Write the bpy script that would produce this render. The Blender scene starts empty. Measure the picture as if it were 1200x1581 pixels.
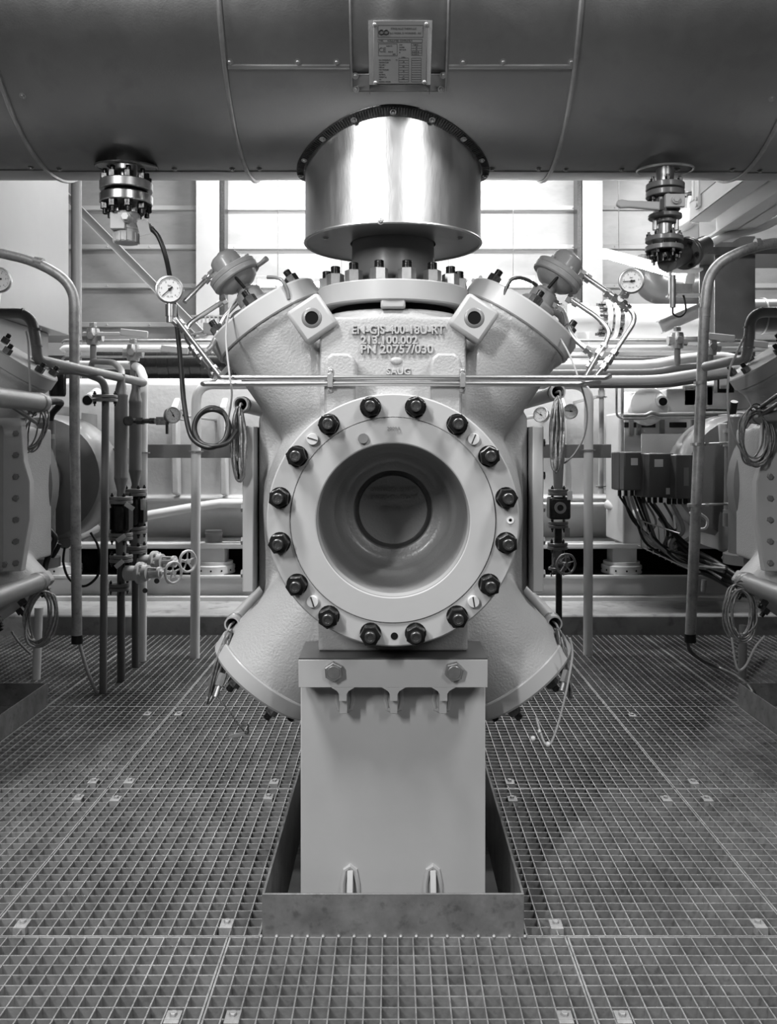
import bpy, bmesh, math, random
from math import sin, cos, pi, radians, atan2, sqrt
from mathutils import Vector, Matrix, Quaternion
random.seed(7)
V = Vector
# ------------------------------------------------------------------ camera
F, HX, HY, CH = 1350.0, 607.0, 690.0, 1.05          # focal length (px), vanishing point, camera height
S = bpy.context.scene
COL = S.collection
cd = bpy.data.cameras.new('camera'); cam = bpy.data.objects.new('camera', cd); COL.objects.link(cam)
cam.location = (0, 0, CH); cam.rotation_euler = (pi/2, 0, 0)
cd.sensor_fit = 'VERTICAL'; cd.sensor_height = 36.0; cd.sensor_width = 36.0
cd.lens = 36.0 * F / 1581.0
cd.shift_x = (600.0 - HX) / 1581.0; cd.shift_y = (HY - 790.5) / 1581.0
cd.clip_start = 0.05; cd.clip_end = 60
S.camera = cam
# ------------------------------------------------------------------ world, exposure
w = bpy.data.worlds.new('world'); S.world = w; w.use_nodes = True
w.node_tree.nodes['Background'].inputs[0].default_value = (1, 1, 1, 1)
w.node_tree.nodes['Background'].inputs[1].default_value = 0.008
S.view_settings.view_transform = 'Standard'; S.view_settings.look = 'None'
S.view_settings.gamma = 1.0; S.view_settings.use_curve_mapping = False
S.view_settings.exposure = 0.0
# ------------------------------------------------------------------ hall lamps (fluorescent battens of the ceiling)
def lamp(name, loc, size, energy, target=None, rot=None, spread=180):
    l = bpy.data.lights.new(name, 'AREA'); l.shape = 'RECTANGLE'
    l.size, l.size_y = size; l.energy = energy; l.spread = radians(spread)
    o = bpy.data.objects.new(name, l); COL.objects.link(o); o.location = loc
    d = (V(target) - V(loc)) if target else V((0, 0, -1))
    o.rotation_euler = d.to_track_quat('-Z', 'Y').to_euler()
    return o
lamp('lamp_front_left', (-1.20, 0.92, 3.45), (0.20, 0.8), 62, (-0.1, 1.9, 0.6), spread=140)
lamp('lamp_front_right', (1.30, 0.92, 3.45), (0.20, 0.8), 36, (0.1, 1.9, 0.6), spread=140)
lamp('lamp_entrance_left', (-2.3, -2.2, 3.1), (0.20, 1.2), 42, (0.1, 2.0, 0.8), spread=100)
lamp('lamp_entrance_right', (2.0, -2.2, 3.1), (0.20, 1.2), 14, (0.0, 2.0, 0.8), spread=100)
lamp('lamp_behind_header', (0.0, 5.0, 3.7), (3.4, 0.3), 105, (0.0, 5.35, 0.5), spread=110)
lamp('lamp_back_center', (0.0, 7.5, 4.4), (2.0, 0.25), 190, (0.0, 8.5, 2.2))
lamp('lamp_right_bay', (2.9, 6.0, 3.9), (1.4, 0.3), 80, (2.4, 6.6, 0.9))
lamp('lamp_left_bay', (-1.3, 6.3, 4.1), (0.9, 0.3), 30, (-2.2, 7.6, 1.4))

# ------------------------------------------------------------------ materials (all procedural)
MATS = {}
def mat(name, col, rough=0.5, metal=0.0, var=0.0, vscale=6.0, bump=0.0, bscale=60.0, stretch=(1, 1, 1), rvar=0.0, emit=0.0, dirt=0.0, coat=0.0):
    m = bpy.data.materials.new(name); m.use_nodes = True; nt = m.node_tree; b = nt.nodes['Principled BSDF']
    b.inputs['Base Color'].default_value = (col, col, col, 1)
    b.inputs['Roughness'].default_value = rough; b.inputs['Metallic'].default_value = metal
    if coat: b.inputs['Coat Weight'].default_value = coat; b.inputs['Coat Roughness'].default_value = 0.15
    tc = nt.nodes.new('ShaderNodeTexCoord'); mp = nt.nodes.new('ShaderNodeMapping')
    mp.inputs['Scale'].default_value = stretch; nt.links.new(tc.outputs['Object'], mp.inputs['Vector'])
    if var > 0 or rvar > 0:
        n = nt.nodes.new('ShaderNodeTexNoise'); n.inputs['Scale'].default_value = vscale; n.inputs['Detail'].default_value = 7
        n.inputs['Roughness'].default_value = 0.62
        nt.links.new(mp.outputs[0], n.inputs['Vector'])
        if var > 0:
            r = nt.nodes.new('ShaderNodeMapRange'); r.inputs['From Min'].default_value = 0.3; r.inputs['From Max'].default_value = 0.7
            r.inputs['To Min'].default_value = max(0, col*(1-var)); r.inputs['To Max'].default_value = min(1, col*(1+var))
            nt.links.new(n.outputs['Fac'], r.inputs['Value'])
            last = r.outputs[0]
            if dirt > 0:
                n2 = nt.nodes.new('ShaderNodeTexNoise'); n2.inputs['Scale'].default_value = vscale*4.1; n2.inputs['Detail'].default_value = 9
                nt.links.new(mp.outputs[0], n2.inputs['Vector'])
                r2 = nt.nodes.new('ShaderNodeMapRange'); r2.inputs['From Min'].default_value = 0.56; r2.inputs['From Max'].default_value = 0.72
                r2.inputs['To Min'].default_value = 1.0; r2.inputs['To Max'].default_value = 1.0-dirt
                nt.links.new(n2.outputs['Fac'], r2.inputs['Value'])
                mm = nt.nodes.new('ShaderNodeMath'); mm.operation = 'MULTIPLY'
                nt.links.new(last, mm.inputs[0]); nt.links.new(r2.outputs[0], mm.inputs[1]); last = mm.outputs[0]
            nt.links.new(last, b.inputs['Base Color'])
        if rvar > 0:
            r = nt.nodes.new('ShaderNodeMapRange'); r.inputs['From Min'].default_value = 0.3; r.inputs['From Max'].default_value = 0.7
            r.inputs['To Min'].default_value = max(0.02, rough-rvar); r.inputs['To Max'].default_value = min(1, rough+rvar)
            nt.links.new(n.outputs['Fac'], r.inputs['Value']); nt.links.new(r.outputs[0], b.inputs['Roughness'])
    if bump > 0:
        n = nt.nodes.new('ShaderNodeTexNoise'); n.inputs['Scale'].default_value = bscale; n.inputs['Detail'].default_value = 4
        nt.links.new(mp.outputs[0], n.inputs['Vector'])
        bp = nt.nodes.new('ShaderNodeBump'); bp.inputs['Strength'].default_value = bump; bp.inputs['Distance'].default_value = 0.004
        nt.links.new(n.outputs['Fac'], bp.inputs['Height']); nt.links.new(bp.outputs[0], b.inputs['Normal'])
    if emit > 0:
        b.inputs['Emission Color'].default_value = (1, 1, 1, 1); b.inputs['Emission Strength'].default_value = emit
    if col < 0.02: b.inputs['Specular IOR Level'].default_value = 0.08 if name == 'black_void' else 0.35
    MATS[name] = m; return m
mat('cast_paint', 0.37, 0.42, 0, 0.06, 3, 0.38, 190, coat=0.15)
mat('smooth_paint', 0.40, 0.42, 0, 0.04, 5, 0.05, 60, coat=0.1)
mat('bore_paint', 0.25, 0.36, 0, 0.06, 5, 0.3, 160, coat=0.2)
mat('dark_paint', 0.08, 0.35, 0, 0.1, 8, 0.05, 60, coat=0.3)
mat('mid_paint', 0.17, 0.38, 0, 0.08, 6, 0.1, 60, coat=0.2)
mat('cast_light', 0.55, 0.5, 0, 0.08, 3, 0.5, 30)
mat('light_paint', 0.55, 0.45, 0, 0.05, 4, 0.12, 40)
mat('white_paint', 0.78, 0.42, 0, 0.06, 3, 0.05, 40)
mat('cladding', 0.34, 0.36, 0.9, 0.12, 3.0, 0.06, 240, rvar=0.07, dirt=0.12)
mat('bright_sheet', 0.78, 0.37, 1.0, 0.05, 30, 0.05, 300, stretch=(1, 1, 0.2), rvar=0.05)
mat('plug_silver', 0.75, 0.4, 0.3, 0.05, 20)
mat('actuator_paint', 0.27, 0.38, 0, 0.06, 6, 0.15, 120, coat=0.2)
mat('duct_paint', 0.22, 0.4, 0.1, 0.05, 3)
mat('plate_metal', 0.13, 0.45, 0.7, 0.08, 20)
mat('stainless', 0.60, 0.30, 1.0, 0.03, 10)
mat('zinc', 0.45, 0.4, 0.9, 0.15, 40)
mat('galvanised', 0.40, 0.5, 0.55, 0.28, 22, 0.1, 80, dirt=0.3)
mat('grating', 0.36, 0.48, 0.6, 0.3, 14, 0.15, 90, dirt=0.35)
mat('tray_steel', 0.20, 0.45, 0.4, 0.35, 12, 0.1, 60, dirt=0.35)
mat('black_steel', 0.025, 0.28, 0.6, 0.3, 60, 0.2, 120)
mat('dark_steel', 0.10, 0.35, 0.8, 0.4, 80, 0.2, 150)
mat('rubber', 0.012, 0.4)
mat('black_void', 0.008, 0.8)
mat('cable_braid', 0.22, 0.35, 0.5, 0.4, 120, 0.4, 500)
mat('grey_cable', 0.30, 0.5)
mat('dial_white', 0.6, 0.5)
mat('ink', 0.01, 0.6)
mat('glass_white', 0.8, 0.1)
mat('wall_panel', 0.42, 0.42, 0.25, 0.16, 1.6, 0.03, 30, stretch=(1, 1, 2.2), dirt=0.1)
mat('wall_strip', 0.55, 0.5, 0.1, 0.05, 4)
mat('concrete', 0.30, 0.75, 0, 0.3, 3.2, 0.3, 40, dirt=0.45)
mat('pit_floor', 0.10, 0.8, 0, 0.3, 3)
mat('tag', 0.6, 0.5)
mat('lettering_dark', 0.10, 0.5)
mat('tube_emit', 0.9, 0.4, emit=40.0)
def M(n): return MATS[n]

# ------------------------------------------------------------------ helpers
def W(px, py, D):                                   # a point read off the photograph at distance D
    return V(((px-HX)/F*D, D, CH-(py-HY)/F*D))
def G(px, py, z=0.0):                               # a point on a horizontal plane
    D = F*(CH-z)/(py-HY); return V(((px-HX)/F*D, D, z))
def tag(o, label=None, cat=None, group=None, kind=None):
    if label: o['label'] = label
    if cat: o['category'] = cat
    if group: o['group'] = group
    if kind: o['kind'] = kind
    return o
def thing(name, label, cat, loc, group=None):
    o = bpy.data.objects.new(name, None); COL.objects.link(o); o.location = loc; o.empty_display_size = .05
    return tag(o, label, cat, group)
def origin_of(o):
    v = V((0, 0, 0))
    while o: v += o.location; o = o.parent
    return v
def frame(axis):
    return V(axis).normalized().to_track_quat('Z', 'Y').to_matrix()
def fillet(pts, r, n=7):
    pts = [V(p) for p in pts]; out = [pts[0]]
    for i in range(1, len(pts)-1):
        a, b, c = pts[i-1], pts[i], pts[i+1]
        rr = r[i] if isinstance(r, (list, tuple)) else r
        d = min(rr, (a-b).length*.49, (c-b).length*.49)
        p, q = b+(a-b).normalized()*d, b+(c-b).normalized()*d
        for k in range(n+1):
            t = k/n; out.append(p*(1-t)**2 + b*2*t*(1-t) + q*t*t)
    out.append(pts[-1]); return out
def spline(pts, n=8, closed=False):
    pts = [V(p) for p in pts]; out = []; m = len(pts)
    for i in range(m if closed else m-1):
        if closed: p0, p1, p2, p3 = pts[i-1], pts[i], pts[(i+1) % m], pts[(i+2) % m]
        else: p0, p1, p2, p3 = pts[max(i-1, 0)], pts[i], pts[i+1], pts[min(i+2, m-1)]
        for k in range(n):
            t = k/n
            out.append(.5*((2*p1)+(p2-p0)*t+(2*p0-5*p1+4*p2-p3)*t*t+(3*p1-p0-3*p2+p3)*t**3))
    if not closed: out.append(pts[-1])
    return out
class MB:
    def __init__(s): s.v = []; s.f = []; s.mi = []; s.m = 0
    def add(s, vs, fs):
        b = len(s.v); s.v += [tuple(v) for v in vs]
        for f in fs: s.f.append(tuple(b+i for i in f)); s.mi.append(s.m)
        return s
    def box(s, c, d, rot=None):
        R = rot if rot is not None else Matrix.Identity(3); c = V(c); h = V(d)/2
        vs = [c+R@V((x*h.x, y*h.y, z*h.z)) for z in (-1, 1) for y in (-1, 1) for x in (-1, 1)]
        return s.add(vs, [(0, 2, 3, 1), (4, 5, 7, 6), (0, 1, 5, 4), (2, 6, 7, 3), (0, 4, 6, 2), (1, 3, 7, 5)])
    def span(s, a, b):
        a, b = V(a), V(b); return s.box((a+b)/2, [abs(x) for x in (b-a)])
    def lathe(s, prof, o, ax, n=32, closed=False, phase=0.0):
        R = frame(ax); o = V(o); m = len(prof); vs = []; fs = []
        for i in range(n):
            a = 2*pi*i/n+phase
            for r, h in prof: vs.append(o+R@V((r*cos(a), r*sin(a), h)))
        for i in range(n):
            j = (i+1) % n
            for k in range(m if closed else m-1):
                l = (k+1) % m
                fs.append((i*m+k, j*m+k, j*m+l, i*m+l))
        if not closed:
            if prof[0][0] > 1e-6: fs.append(tuple(i*m for i in reversed(range(n))))
            if prof[-1][0] > 1e-6: fs.append(tuple(i*m+m-1 for i in range(n)))
        return s.add(vs, fs)
    def cyl(s, a, b, r0, r1=None, n=24):
        a, b = V(a), V(b); L = (b-a).length; r1 = r0 if r1 is None else r1
        return s.lathe([(r0, 0), (r1, L)], a, b-a, n)
    def hexa(s, a, b, af, ph=0.0):
        a, b = V(a), V(b); L = (b-a).length; r = af/sqrt(3); c = af*.06
        return s.lathe([(r-c, 0), (r, c*.6), (r, L-c*.6), (r-c, L)], a, b-a, 6, phase=ph)
    def tube(s, pts, r, n=12, closed=False, cap=True, hollow=0.0):
        pts = [V(p) for p in pts]; m = len(pts)
        T = []
        for i in range(m):
            if closed: t = pts[(i+1) % m]-pts[i-1]
            else: t = pts[min(i+1, m-1)]-pts[max(i-1, 0)]
            T.append(t.normalized() if t.length > 1e-9 else V((0, 0, 1)))
        u = T[0].orthogonal().normalized(); vs = []; fs = []
        for i in range(m):
            u = (u-T[i]*u.dot(T[i])).normalized(); w_ = T[i].cross(u)
            rr = r[i] if isinstance(r, (list, tuple)) else r
            for k in range(n):
                a = 2*pi*k/n; vs.append(pts[i]+u*rr*cos(a)+w_*rr*sin(a))
        for i in range(m if closed else m-1):
            j = (i+1) % m
            for k in range(n):
                l = (k+1) % n; fs.append((i*n+k, i*n+l, j*n+l, j*n+k))
        if not closed and cap:
            fs.append(tuple(reversed(range(n)))); fs.append(tuple((m-1)*n+k for k in range(n)))
        return s.add(vs, fs)
    def prism(s, poly, y0, y1):                       # poly of (x, z) extruded along Y
        n = len(poly); vs = [(x, y0, z) for x, z in poly]+[(x, y1, z) for x, z in poly]
        fs = [tuple(range(n)), tuple(reversed(range(n, 2*n)))]+[(i, i+n, (i+1) % n+n, (i+1) % n) for i in range(n)]
        return s.add(vs, fs)
    def prismx(s, poly, x0, x1):                      # poly of (y, z) extruded along X
        n = len(poly); vs = [(x0, y, z) for y, z in poly]+[(x1, y, z) for y, z in poly]
        fs = [tuple(range(n)), tuple(reversed(range(n, 2*n)))]+[(i, i+n, (i+1) % n+n, (i+1) % n) for i in range(n)]
        return s.add(vs, fs)
    def sphere(s, c, r, n=16, sc=(1, 1, 1)):
        c = V(c); pr = [(r*sin(pi*k/n), -r*cos(pi*k/n)) for k in range(n+1)]; pr[0] = (0, -r); pr[-1] = (0, r)
        b = len(s.v); s.lathe(pr, (0, 0, 0), (0, 0, 1), 2*n)
        for i in range(b, len(s.v)):
            q = s.v[i]; s.v[i] = (c.x+q[0]*sc[0], c.y+q[1]*sc[1], c.z+q[2]*sc[2])
        return s
    def mesh(s, name, mats, off=(0, 0, 0), sharp=32, fix=True):
        off = V(off); me = bpy.data.meshes.new(name)
        me.from_pydata([tuple(V(v)-off) for v in s.v], [], s.f); me.update()
        for m_ in (mats if isinstance(mats, (list, tuple)) else [mats]): me.materials.append(M(m_))
        me.polygons.foreach_set('material_index', s.mi)
        if fix:
            bm = bmesh.new(); bm.from_mesh(me); bmesh.ops.recalc_face_normals(bm, faces=bm.faces); bm.to_mesh(me); bm.free()
        me.polygons.foreach_set('use_smooth', [True]*len(me.polygons))
        me.set_sharp_from_angle(angle=radians(sharp)); return me
    def build(s, name, mats, parent=None, bevel=0.0, sharp=32, at=None):
        off = origin_of(parent) if parent else (V(at) if at is not None else V((0, 0, 0)))
        o = bpy.data.objects.new(name, s.mesh(name, mats, off, sharp)); COL.objects.link(o)
        if parent: o.parent = parent
        else: o.location = off
        if bevel > 0:
            b = o.modifiers.new('bevel', 'BEVEL'); b.width = bevel; b.segments = 2; b.limit_method = 'ANGLE'; b.angle_limit = radians(40)
        return o
def inst(name, me, parent, loc, axis, spin=0.0):
    o = bpy.data.objects.new(name, me); COL.objects.link(o); o.parent = parent
    o.location = V(loc)-origin_of(parent)
    q = V(axis).normalized().to_track_quat('Z', 'Y') @ Quaternion((0, 0, 1), spin)
    o.rotation_mode = 'QUATERNION'; o.rotation_quaternion = q; return o
def text(name, s, size, loc, mat_, parent=None, ext=0.001, ax=None, bevel=0.0, rot=None, align='CENTER', sx=1.0):
    c = bpy.data.curves.new(name, 'FONT'); c.body = s; c.size = size; c.extrude = ext; c.bevel_depth = bevel
    c.align_x = align; c.align_y = 'CENTER'; c.resolution_u = 3
    t = bpy.data.objects.new('tmp', c); COL.objects.link(t)
    dg = bpy.context.evaluated_depsgraph_get(); dg.update()
    me = bpy.data.meshes.new_from_object(t.evaluated_get(dg)); bpy.data.objects.remove(t); bpy.data.curves.remove(c)
    me.name = name; me.materials.clear(); me.materials.append(M(mat_))
    o = bpy.data.objects.new(name, me); COL.objects.link(o)
    if parent: o.parent = parent
    o.location = V(loc)-(origin_of(parent) if parent else V((0, 0, 0)))
    o.rotation_euler = rot if rot else (pi/2, 0, 0); o.scale = (sx, 1, 1)
    return o
def copy_tree(o, parent=None, dx=None, name=None):
    c = o.copy(); COL.objects.link(c); c.parent = parent
    if dx is not None: c.location = o.location+V(dx)
    for ch in list(o.children): copy_tree(ch, c)
    return c
# shared fastener meshes, local +Z outwards
def nut_mesh(name, af, mats, stud=.5, washer=True, h=.85):
    b = MB(); z = 0
    if washer: b.lathe([(af*.60, 0), (af*.60, af*.07), (af*.3, af*.07)], (0, 0, 0), (0, 0, 1), 20); z = af*.07
    b.hexa((0, 0, z), (0, 0, z+af*h*.9), af)
    b.m = 1 if isinstance(mats, (list, tuple)) and len(mats) > 1 else 0
    d = af*.62/2; zz = z+af*h*.9
    b.lathe([(d, 0), (d, af*stud*.6), (d*.93, af*stud*.62), (d*.93, af*stud*.66), (d, af*stud*.68), (d, af*stud*.93), (d*.88, af*stud), (d*.6, af*stud), (d*.55, af*stud*.93), (0, af*stud*.93)], (0, 0, zz), (0, 0, 1), 14)
    return b.mesh(name, mats)
def bolt_mesh(name, af, mats, h=.5):
    b = MB(); b.hexa((0, 0, 0), (0, 0, af*h), af); b.lathe([(af*.40, 0), (af*.36, af*.03), (0, af*.03)], (0, 0, af*h), (0, 0, 1), 16)
    return b.mesh(name, mats)
NUT = nut_mesh('flange_nut', .037, ['black_steel', 'dark_steel'], stud=.42)
NUT_T = nut_mesh('top_flange_nut', .036, ['zinc', 'black_steel'], stud=.5, washer=False)
NUT_C = nut_mesh('cover_nut', .028, ['dark_steel', 'black_steel'], stud=.55, washer=False)
NUT_S = nut_mesh('small_flange_nut', .020, ['black_steel', 'black_steel'], stud=.6, washer=False)
HEX = bolt_mesh('hex_bolt', .036, 'zinc', .45)
HEXS = bolt_mesh('small_hex_bolt', .018, 'mid_paint', .55)
sc = MB(); sc.lathe([(.0072, 0), (.0072, .0012), (.0045, .0014), (.0045, .004), (.003, .005), (0, .005)], (0, 0, 0), (0, 0, 1), 14)
SCREW = sc.mesh('sheet_screw', 'zinc')
# ================================================================== SETTING
def struct(mb, name, m_, **k): return tag(mb.build(name, m_, **k), kind='structure')
struct(MB().span((-6, -3, -.62), (6, 10, -.55)), 'floor', 'pit_floor')
struct(MB().span((-6, 4.89, -.55), (6, 9.0, .11)), 'floor', 'concrete', bevel=.012)   # concrete plinth carrying the crankcase
struct(MB().span((-6, -3, 5.0), (6, 10, 5.1)), 'ceiling', 'dark_paint')
struct(MB().span((-6.1, -3, -.62), (-6, 10, 5.1)), 'wall_left', 'mid_paint')
struct(MB().span((6, -3, -.62), (6.1, 10, 5.1)), 'wall_right', 'mid_paint')
struct(MB().span((-6, -3.1, -.62), (6, -3, 5.1)), 'wall_front', 'mid_paint')
BW = 8.5
struct(MB().span((-6, BW, -.62), (6, BW+.1, 5.1)), 'wall_back', 'wall_panel')
n = 0
for k in range(13):
    z = 3.365-.3775*(k-3) if False else 4.50-.3775*k
    n += 1; b = MB().prismx([(BW-.03, z-.02), (BW+.001, z-.028), (BW+.001, z+.028), (BW-.03, z+.02)], -6, 6)
    for i in range(-14, 15): b.lathe([(.009, 0), (.007, .006), (0, .007)], (i*.41+.1, BW-.03, z), (0, -1, 0), 8)
    struct(b, 'trim_%d' % n, 'wall_strip')
def hcol(x0, x1, y0=BW-.2, y1=BW-.03, m_='light_paint'):
    b = MB(); b.span((x0, y0, -.5), (x1, y0+.015, 5)); b.span((x0, y1-.015, -.5), (x1, y1, 5)); c = (x0+x1)/2
    b.span((c-.006, y0+.015, -.5), (c+.006, y1-.015, 5)); return b
n += 1; struct(hcol(-1.87, -1.65), 'trim_%d' % n, 'light_paint')
n += 1; struct(MB().span((-1.64, BW-.2, -.5), (-1.60, BW-.03, 5)), 'trim_%d' % n, 'dark_steel')
n += 1; struct(hcol(1.80, 1.99), 'trim_%d' % n, 'light_paint')
n += 1; struct(MB().span((1.75, BW-.2, -.5), (1.79, BW-.03, 5)), 'trim_%d' % n, 'dark_steel')
n += 1; struct(MB().span((-6, BW-.36, 1.90), (-1.9, BW-.21, 2.02)), 'trim_%d' % n, 'light_paint')
n += 1; struct(MB().span((-6, BW-.40, 1.78), (6, BW-.25, 1.89)), 'trim_%d' % n, 'dark_paint')

# ================================================================== GRATING FLOOR
PITCH = .0333
def grating(x0, x1, y0, y1, label, xs=None, depth=.03):
    t = .0028; b = MB(); root = V((x0, y0, -depth))
    nx = max(1, round((x1-x0)/PITCH)); ny = max(1, round((y1-y0)/PITCH))
    g = .003; X0, X1, Y0, Y1 = x0+g, x1-g, y0+g, y1-g
    for i in range(nx+1):
        x = X0+(X1-X0)*i/nx; tt = t*(1.4 if i in (0, nx) else 1)
        b.box((x, (Y0+Y1)/2, -depth/2), (tt, Y1-Y0, depth))
    for j in range(ny+1):
        y = Y0+(Y1-Y0)*j/ny; tt = t*(1.4 if j in (0, ny) else 1)
        b.box(((X0+X1)/2, y, -depth/2-.0006), (X1-X0, tt, depth-.001))
    o = b.build('floor_grating_panel', 'grating', at=root, sharp=20)
    return tag(o, label, 'grating', 'steel grating panels of the walkway')
rows = [(1.0, 1.877, [(-1.2, -.352), (-.352, .372), (.372, 1.2)], 'nearest the viewer'),
        (1.877, 2.69, [(-1.40, -.878), (-.878, -.285), (.285, .866), (.866, 1.40)], 'beside the pedestal tray'),
        (2.69, 3.54, [(-1.40, -.878), (-.878, -.285), (.285, .866), (.866, 1.40)], 'behind the panel with the dark aisle shadow'),
        (3.54, 4.88, [(-2.3, -1.4), (-1.40, -.878), (-.878, -.285), (.285, .866), (.866, 1.40), (1.4, 2.3)], 'in front of the concrete plinth')]
pos = {0: {0: 'left', 1: 'middle', 2: 'right'}, 1: {0: 'far left', 1: 'inner left', 2: 'inner right', 3: 'far right'},
       2: {0: 'far left', 1: 'inner left', 2: 'inner right', 3: 'far right'},
       3: {0: 'outermost left', 1: 'second left', 2: 'third left', 3: 'third right', 4: 'second right', 5: 'outermost right'}}
rown = ['front row nearest the viewer', 'second row beside the pedestal tray', 'third row under the lower valve covers', 'back row against the concrete plinth']
for r, (y0, y1, xs, _) in enumerate(rows):
    for i, (x0, x1) in enumerate(xs):
        grating(x0, x1, y0, y1, 'square-mesh steel grating panel, %s one in the %s' % (pos[r][i], rown[r]))
# carrier beams under the panels
for i, (y, lab) in enumerate([(1.877, 'under the joint of the front grating panels'), (2.69, 'under the joint level with the lower valve covers'), (3.54, 'under the joint before the back grating panels')]):
    b = MB().span((-2.4, y-.03, -.043), (2.4, y+.03, -.033)).span((-2.4, y-.004, -.18), (2.4, y+.004, -.043)).span((-2.4, y-.03, -.19), (2.4, y+.03, -.18))
    tag(b.build('carrier_beam', 'dark_paint', at=(0, y, -.19)), 'dark steel carrier beam '+lab, 'beam')
# clips
cb = MB(); cb.box((0, 0, .003), (.027, .026, .003)); cb.box((0, -.017, -.004), (.027, .012, .016)); cb.hexa((0, 0, .0045), (0, 0, .010), .012)
CLIP = cb.mesh('grating_clip', 'galvanised')
clips = [(36, 1427, 'at the left end of the second grating row'), (351, 1427, 'just left of the pedestal tray front'), (858, 1428, 'just right of the pedestal tray front'),
 (1170, 1427, 'near the right end of the second grating row'), (268, 1571, 'at the bottom edge left of the left front seam'), (360, 1571, 'at the bottom edge right of the left front seam'),
 (872, 1571, 'at the bottom edge left of the right front seam'), (961, 1571, 'at the bottom edge right of the right front seam'),
 (145, 1207, 'left of the left long seam, behind the cross joint'), (122, 1232, 'left of the left long seam, before the cross joint'),
 (201, 1207, 'right of the left long seam, behind the cross joint'), (180, 1234, 'right of the left long seam, before the cross joint'),
 (424, 1208, 'near the left tray side, behind the cross joint'), (415, 1231, 'near the left tray side, before the cross joint'),
 (787, 1208, 'near the right tray side, behind the cross joint'), (791, 1234, 'near the right tray side, before the cross joint'),
 (1070, 1208, 'right of the right long seam, behind the cross joint'), (1028, 1234, 'left of the right long seam, before the cross joint'), (1091, 1234, 'right of the right long seam, before the cross joint'),
 (228, 1103, 'left of the left seam at the back'), (276, 1103, 'right of the left seam at the back'), (976, 1105, 'by the right seam at the back')]
for px, py, lab in clips:
    o = bpy.data.objects.new('grating_clip', CLIP); COL.objects.link(o); o.location = G(px, py)+V((0, 0, .0003))
    tag(o, 'small galvanised grating clip '+lab, 'clip', 'clips holding the grating panels')

# ================================================================== COMPRESSOR CYLINDER (the machine in the middle; two more stand beside it)
SP = 1.686
ZC = .899; D0, D1 = 2.15, 3.2
UA = radians(34); LA = radians(37)
Pm = thing('compressor_cylinder', 'big light-grey cast compressor cylinder head with round bolted flange facing the viewer', 'machine', (0, 2.3, .60))
h = MB()
C0 = V((0, 0, ZC))
h.lathe([(.166, 0), (.166, .36), (.262, .36), (.262, .12), (.250, .06), (.246, 0)], (0, 1.85, ZC), (0, 1, 0), 64, closed=True)
h.lathe([(.172, 0), (.172, .2), (.328, .2), (.310, .06), (.268, -.03)], (0, 2.03, ZC), (0, 1, 0), 64, closed=True)
for s in (-1, 1):
    h.span((s*.17, 2.15, ZC-.20), (s*.332, 3.3, ZC+.23))
h.span((-.335, 2.26, .62), (.34, 3.45, 1.12))
h.span((-.165, 1.970, 1.10), (.165, 2.4, 1.345))
h.lathe([(.168, 0), (.176, .21), (.172, .245)], (0, D0, 1.12), (0, 0, 1), 64)
h.span((-.165, 1.925, .600), (.165, 3.2, .705))
for D in (D0, D1):
    for s in (-1, 1):
        a = V((s*sin(UA), 0, cos(UA))); o = V((0, D, ZC))
        h.lathe([(.128, 0), (.134, .25), (.137, .30)], o+a*.235, a, 48)
        h.lathe([(.145, 0), (.145, .02)], o+a*.515, a, 48)
        a = V((s*sin(LA), 0, -cos(LA)))
        h.lathe([(.120, 0), (.130, .14), (.143, .265)], o+a*.24, a, 48)
housing = h.build('housing', 'cast_paint', Pm)
rm = housing.modifiers.new('remesh', 'REMESH'); rm.mode = 'VOXEL'; rm.voxel_size = .0075; rm.use_smooth_shade = True
sm = housing.modifiers.new('smooth', 'SMOOTH'); sm.factor = .5; sm.iterations = 9
# front flange with raised face
f = MB()
f.lathe([(.1587, .006), (.1575, .02), (.1575, .06), (.260, .06), (.261, .056), (.261, .006), (.258, .003), (.2135, .003), (.2125, .006), (.2115, .006), (.2105, 0.0), (.161, 0.0), (.1587, .0015)], (0, 1.80, ZC), (0, 1, 0), 96, closed=True)
f.build('front_flange', 'smooth_paint', Pm, sharp=25)
c = MB()
c.lathe([(.1586, 0), (.157, .06), (.153, .16), (.149, .20), (.143, .225), (.138, .232), (.136, .245), (.134, .275), (.126, .295), (.112, .30), (.0965, .30), (.0945, .3015), (.0935, .318), (.0845, .318), (.0835, .3015), (.0815, .298), (0, .298)], (0, 1.803, ZC), (0, 1, 0), 96)
# drop the front cap of the bowl
cav = c; cav.f = [q for q in cav.f if len(q) <= 4]; cav.mi = cav.mi[:len(cav.f)]
cv = cav.build('flange_bore', 'bore_paint', Pm, sharp=60)
for i in range(16):
    a = radians(11.25+22.5*i)
    inst('flange_nut', NUT, Pm, (.2375*sin(a), 1.803, ZC+.2375*cos(a)), (0, -1, 0), random.uniform(0, 1.0))
pl = MB(); pl.lathe([(.0122, 0), (.0122, .009), (.0112, .0105), (0, .0105)], (0, 0, 0), (0, 0, 1), 24); pl.m = 1; pl.box((0, 0, .0107), (.021, .0025, .0012))
PLUG = pl.mesh('jacking_screw', ['plug_silver', 'dark_steel'])
for sx in (-1, 1):
    for sz in (-1, 1):
        inst('jacking_screw', PLUG, Pm, (sx*.1655, 1.803, ZC+sz*.167), (0, -1, 0), random.uniform(0, 3))
pg = MB(); pg.lathe([(.011, 0), (.011, .007), (.010, .009), (0, .009)], (0, 0, 0), (0, 0, 1), 24)
PLUG2 = pg.mesh('blind_plug', 'mid_paint')
inst('blind_plug', PLUG2, Pm, W(561, 677, 1.80), (0, -1, 0))
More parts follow.
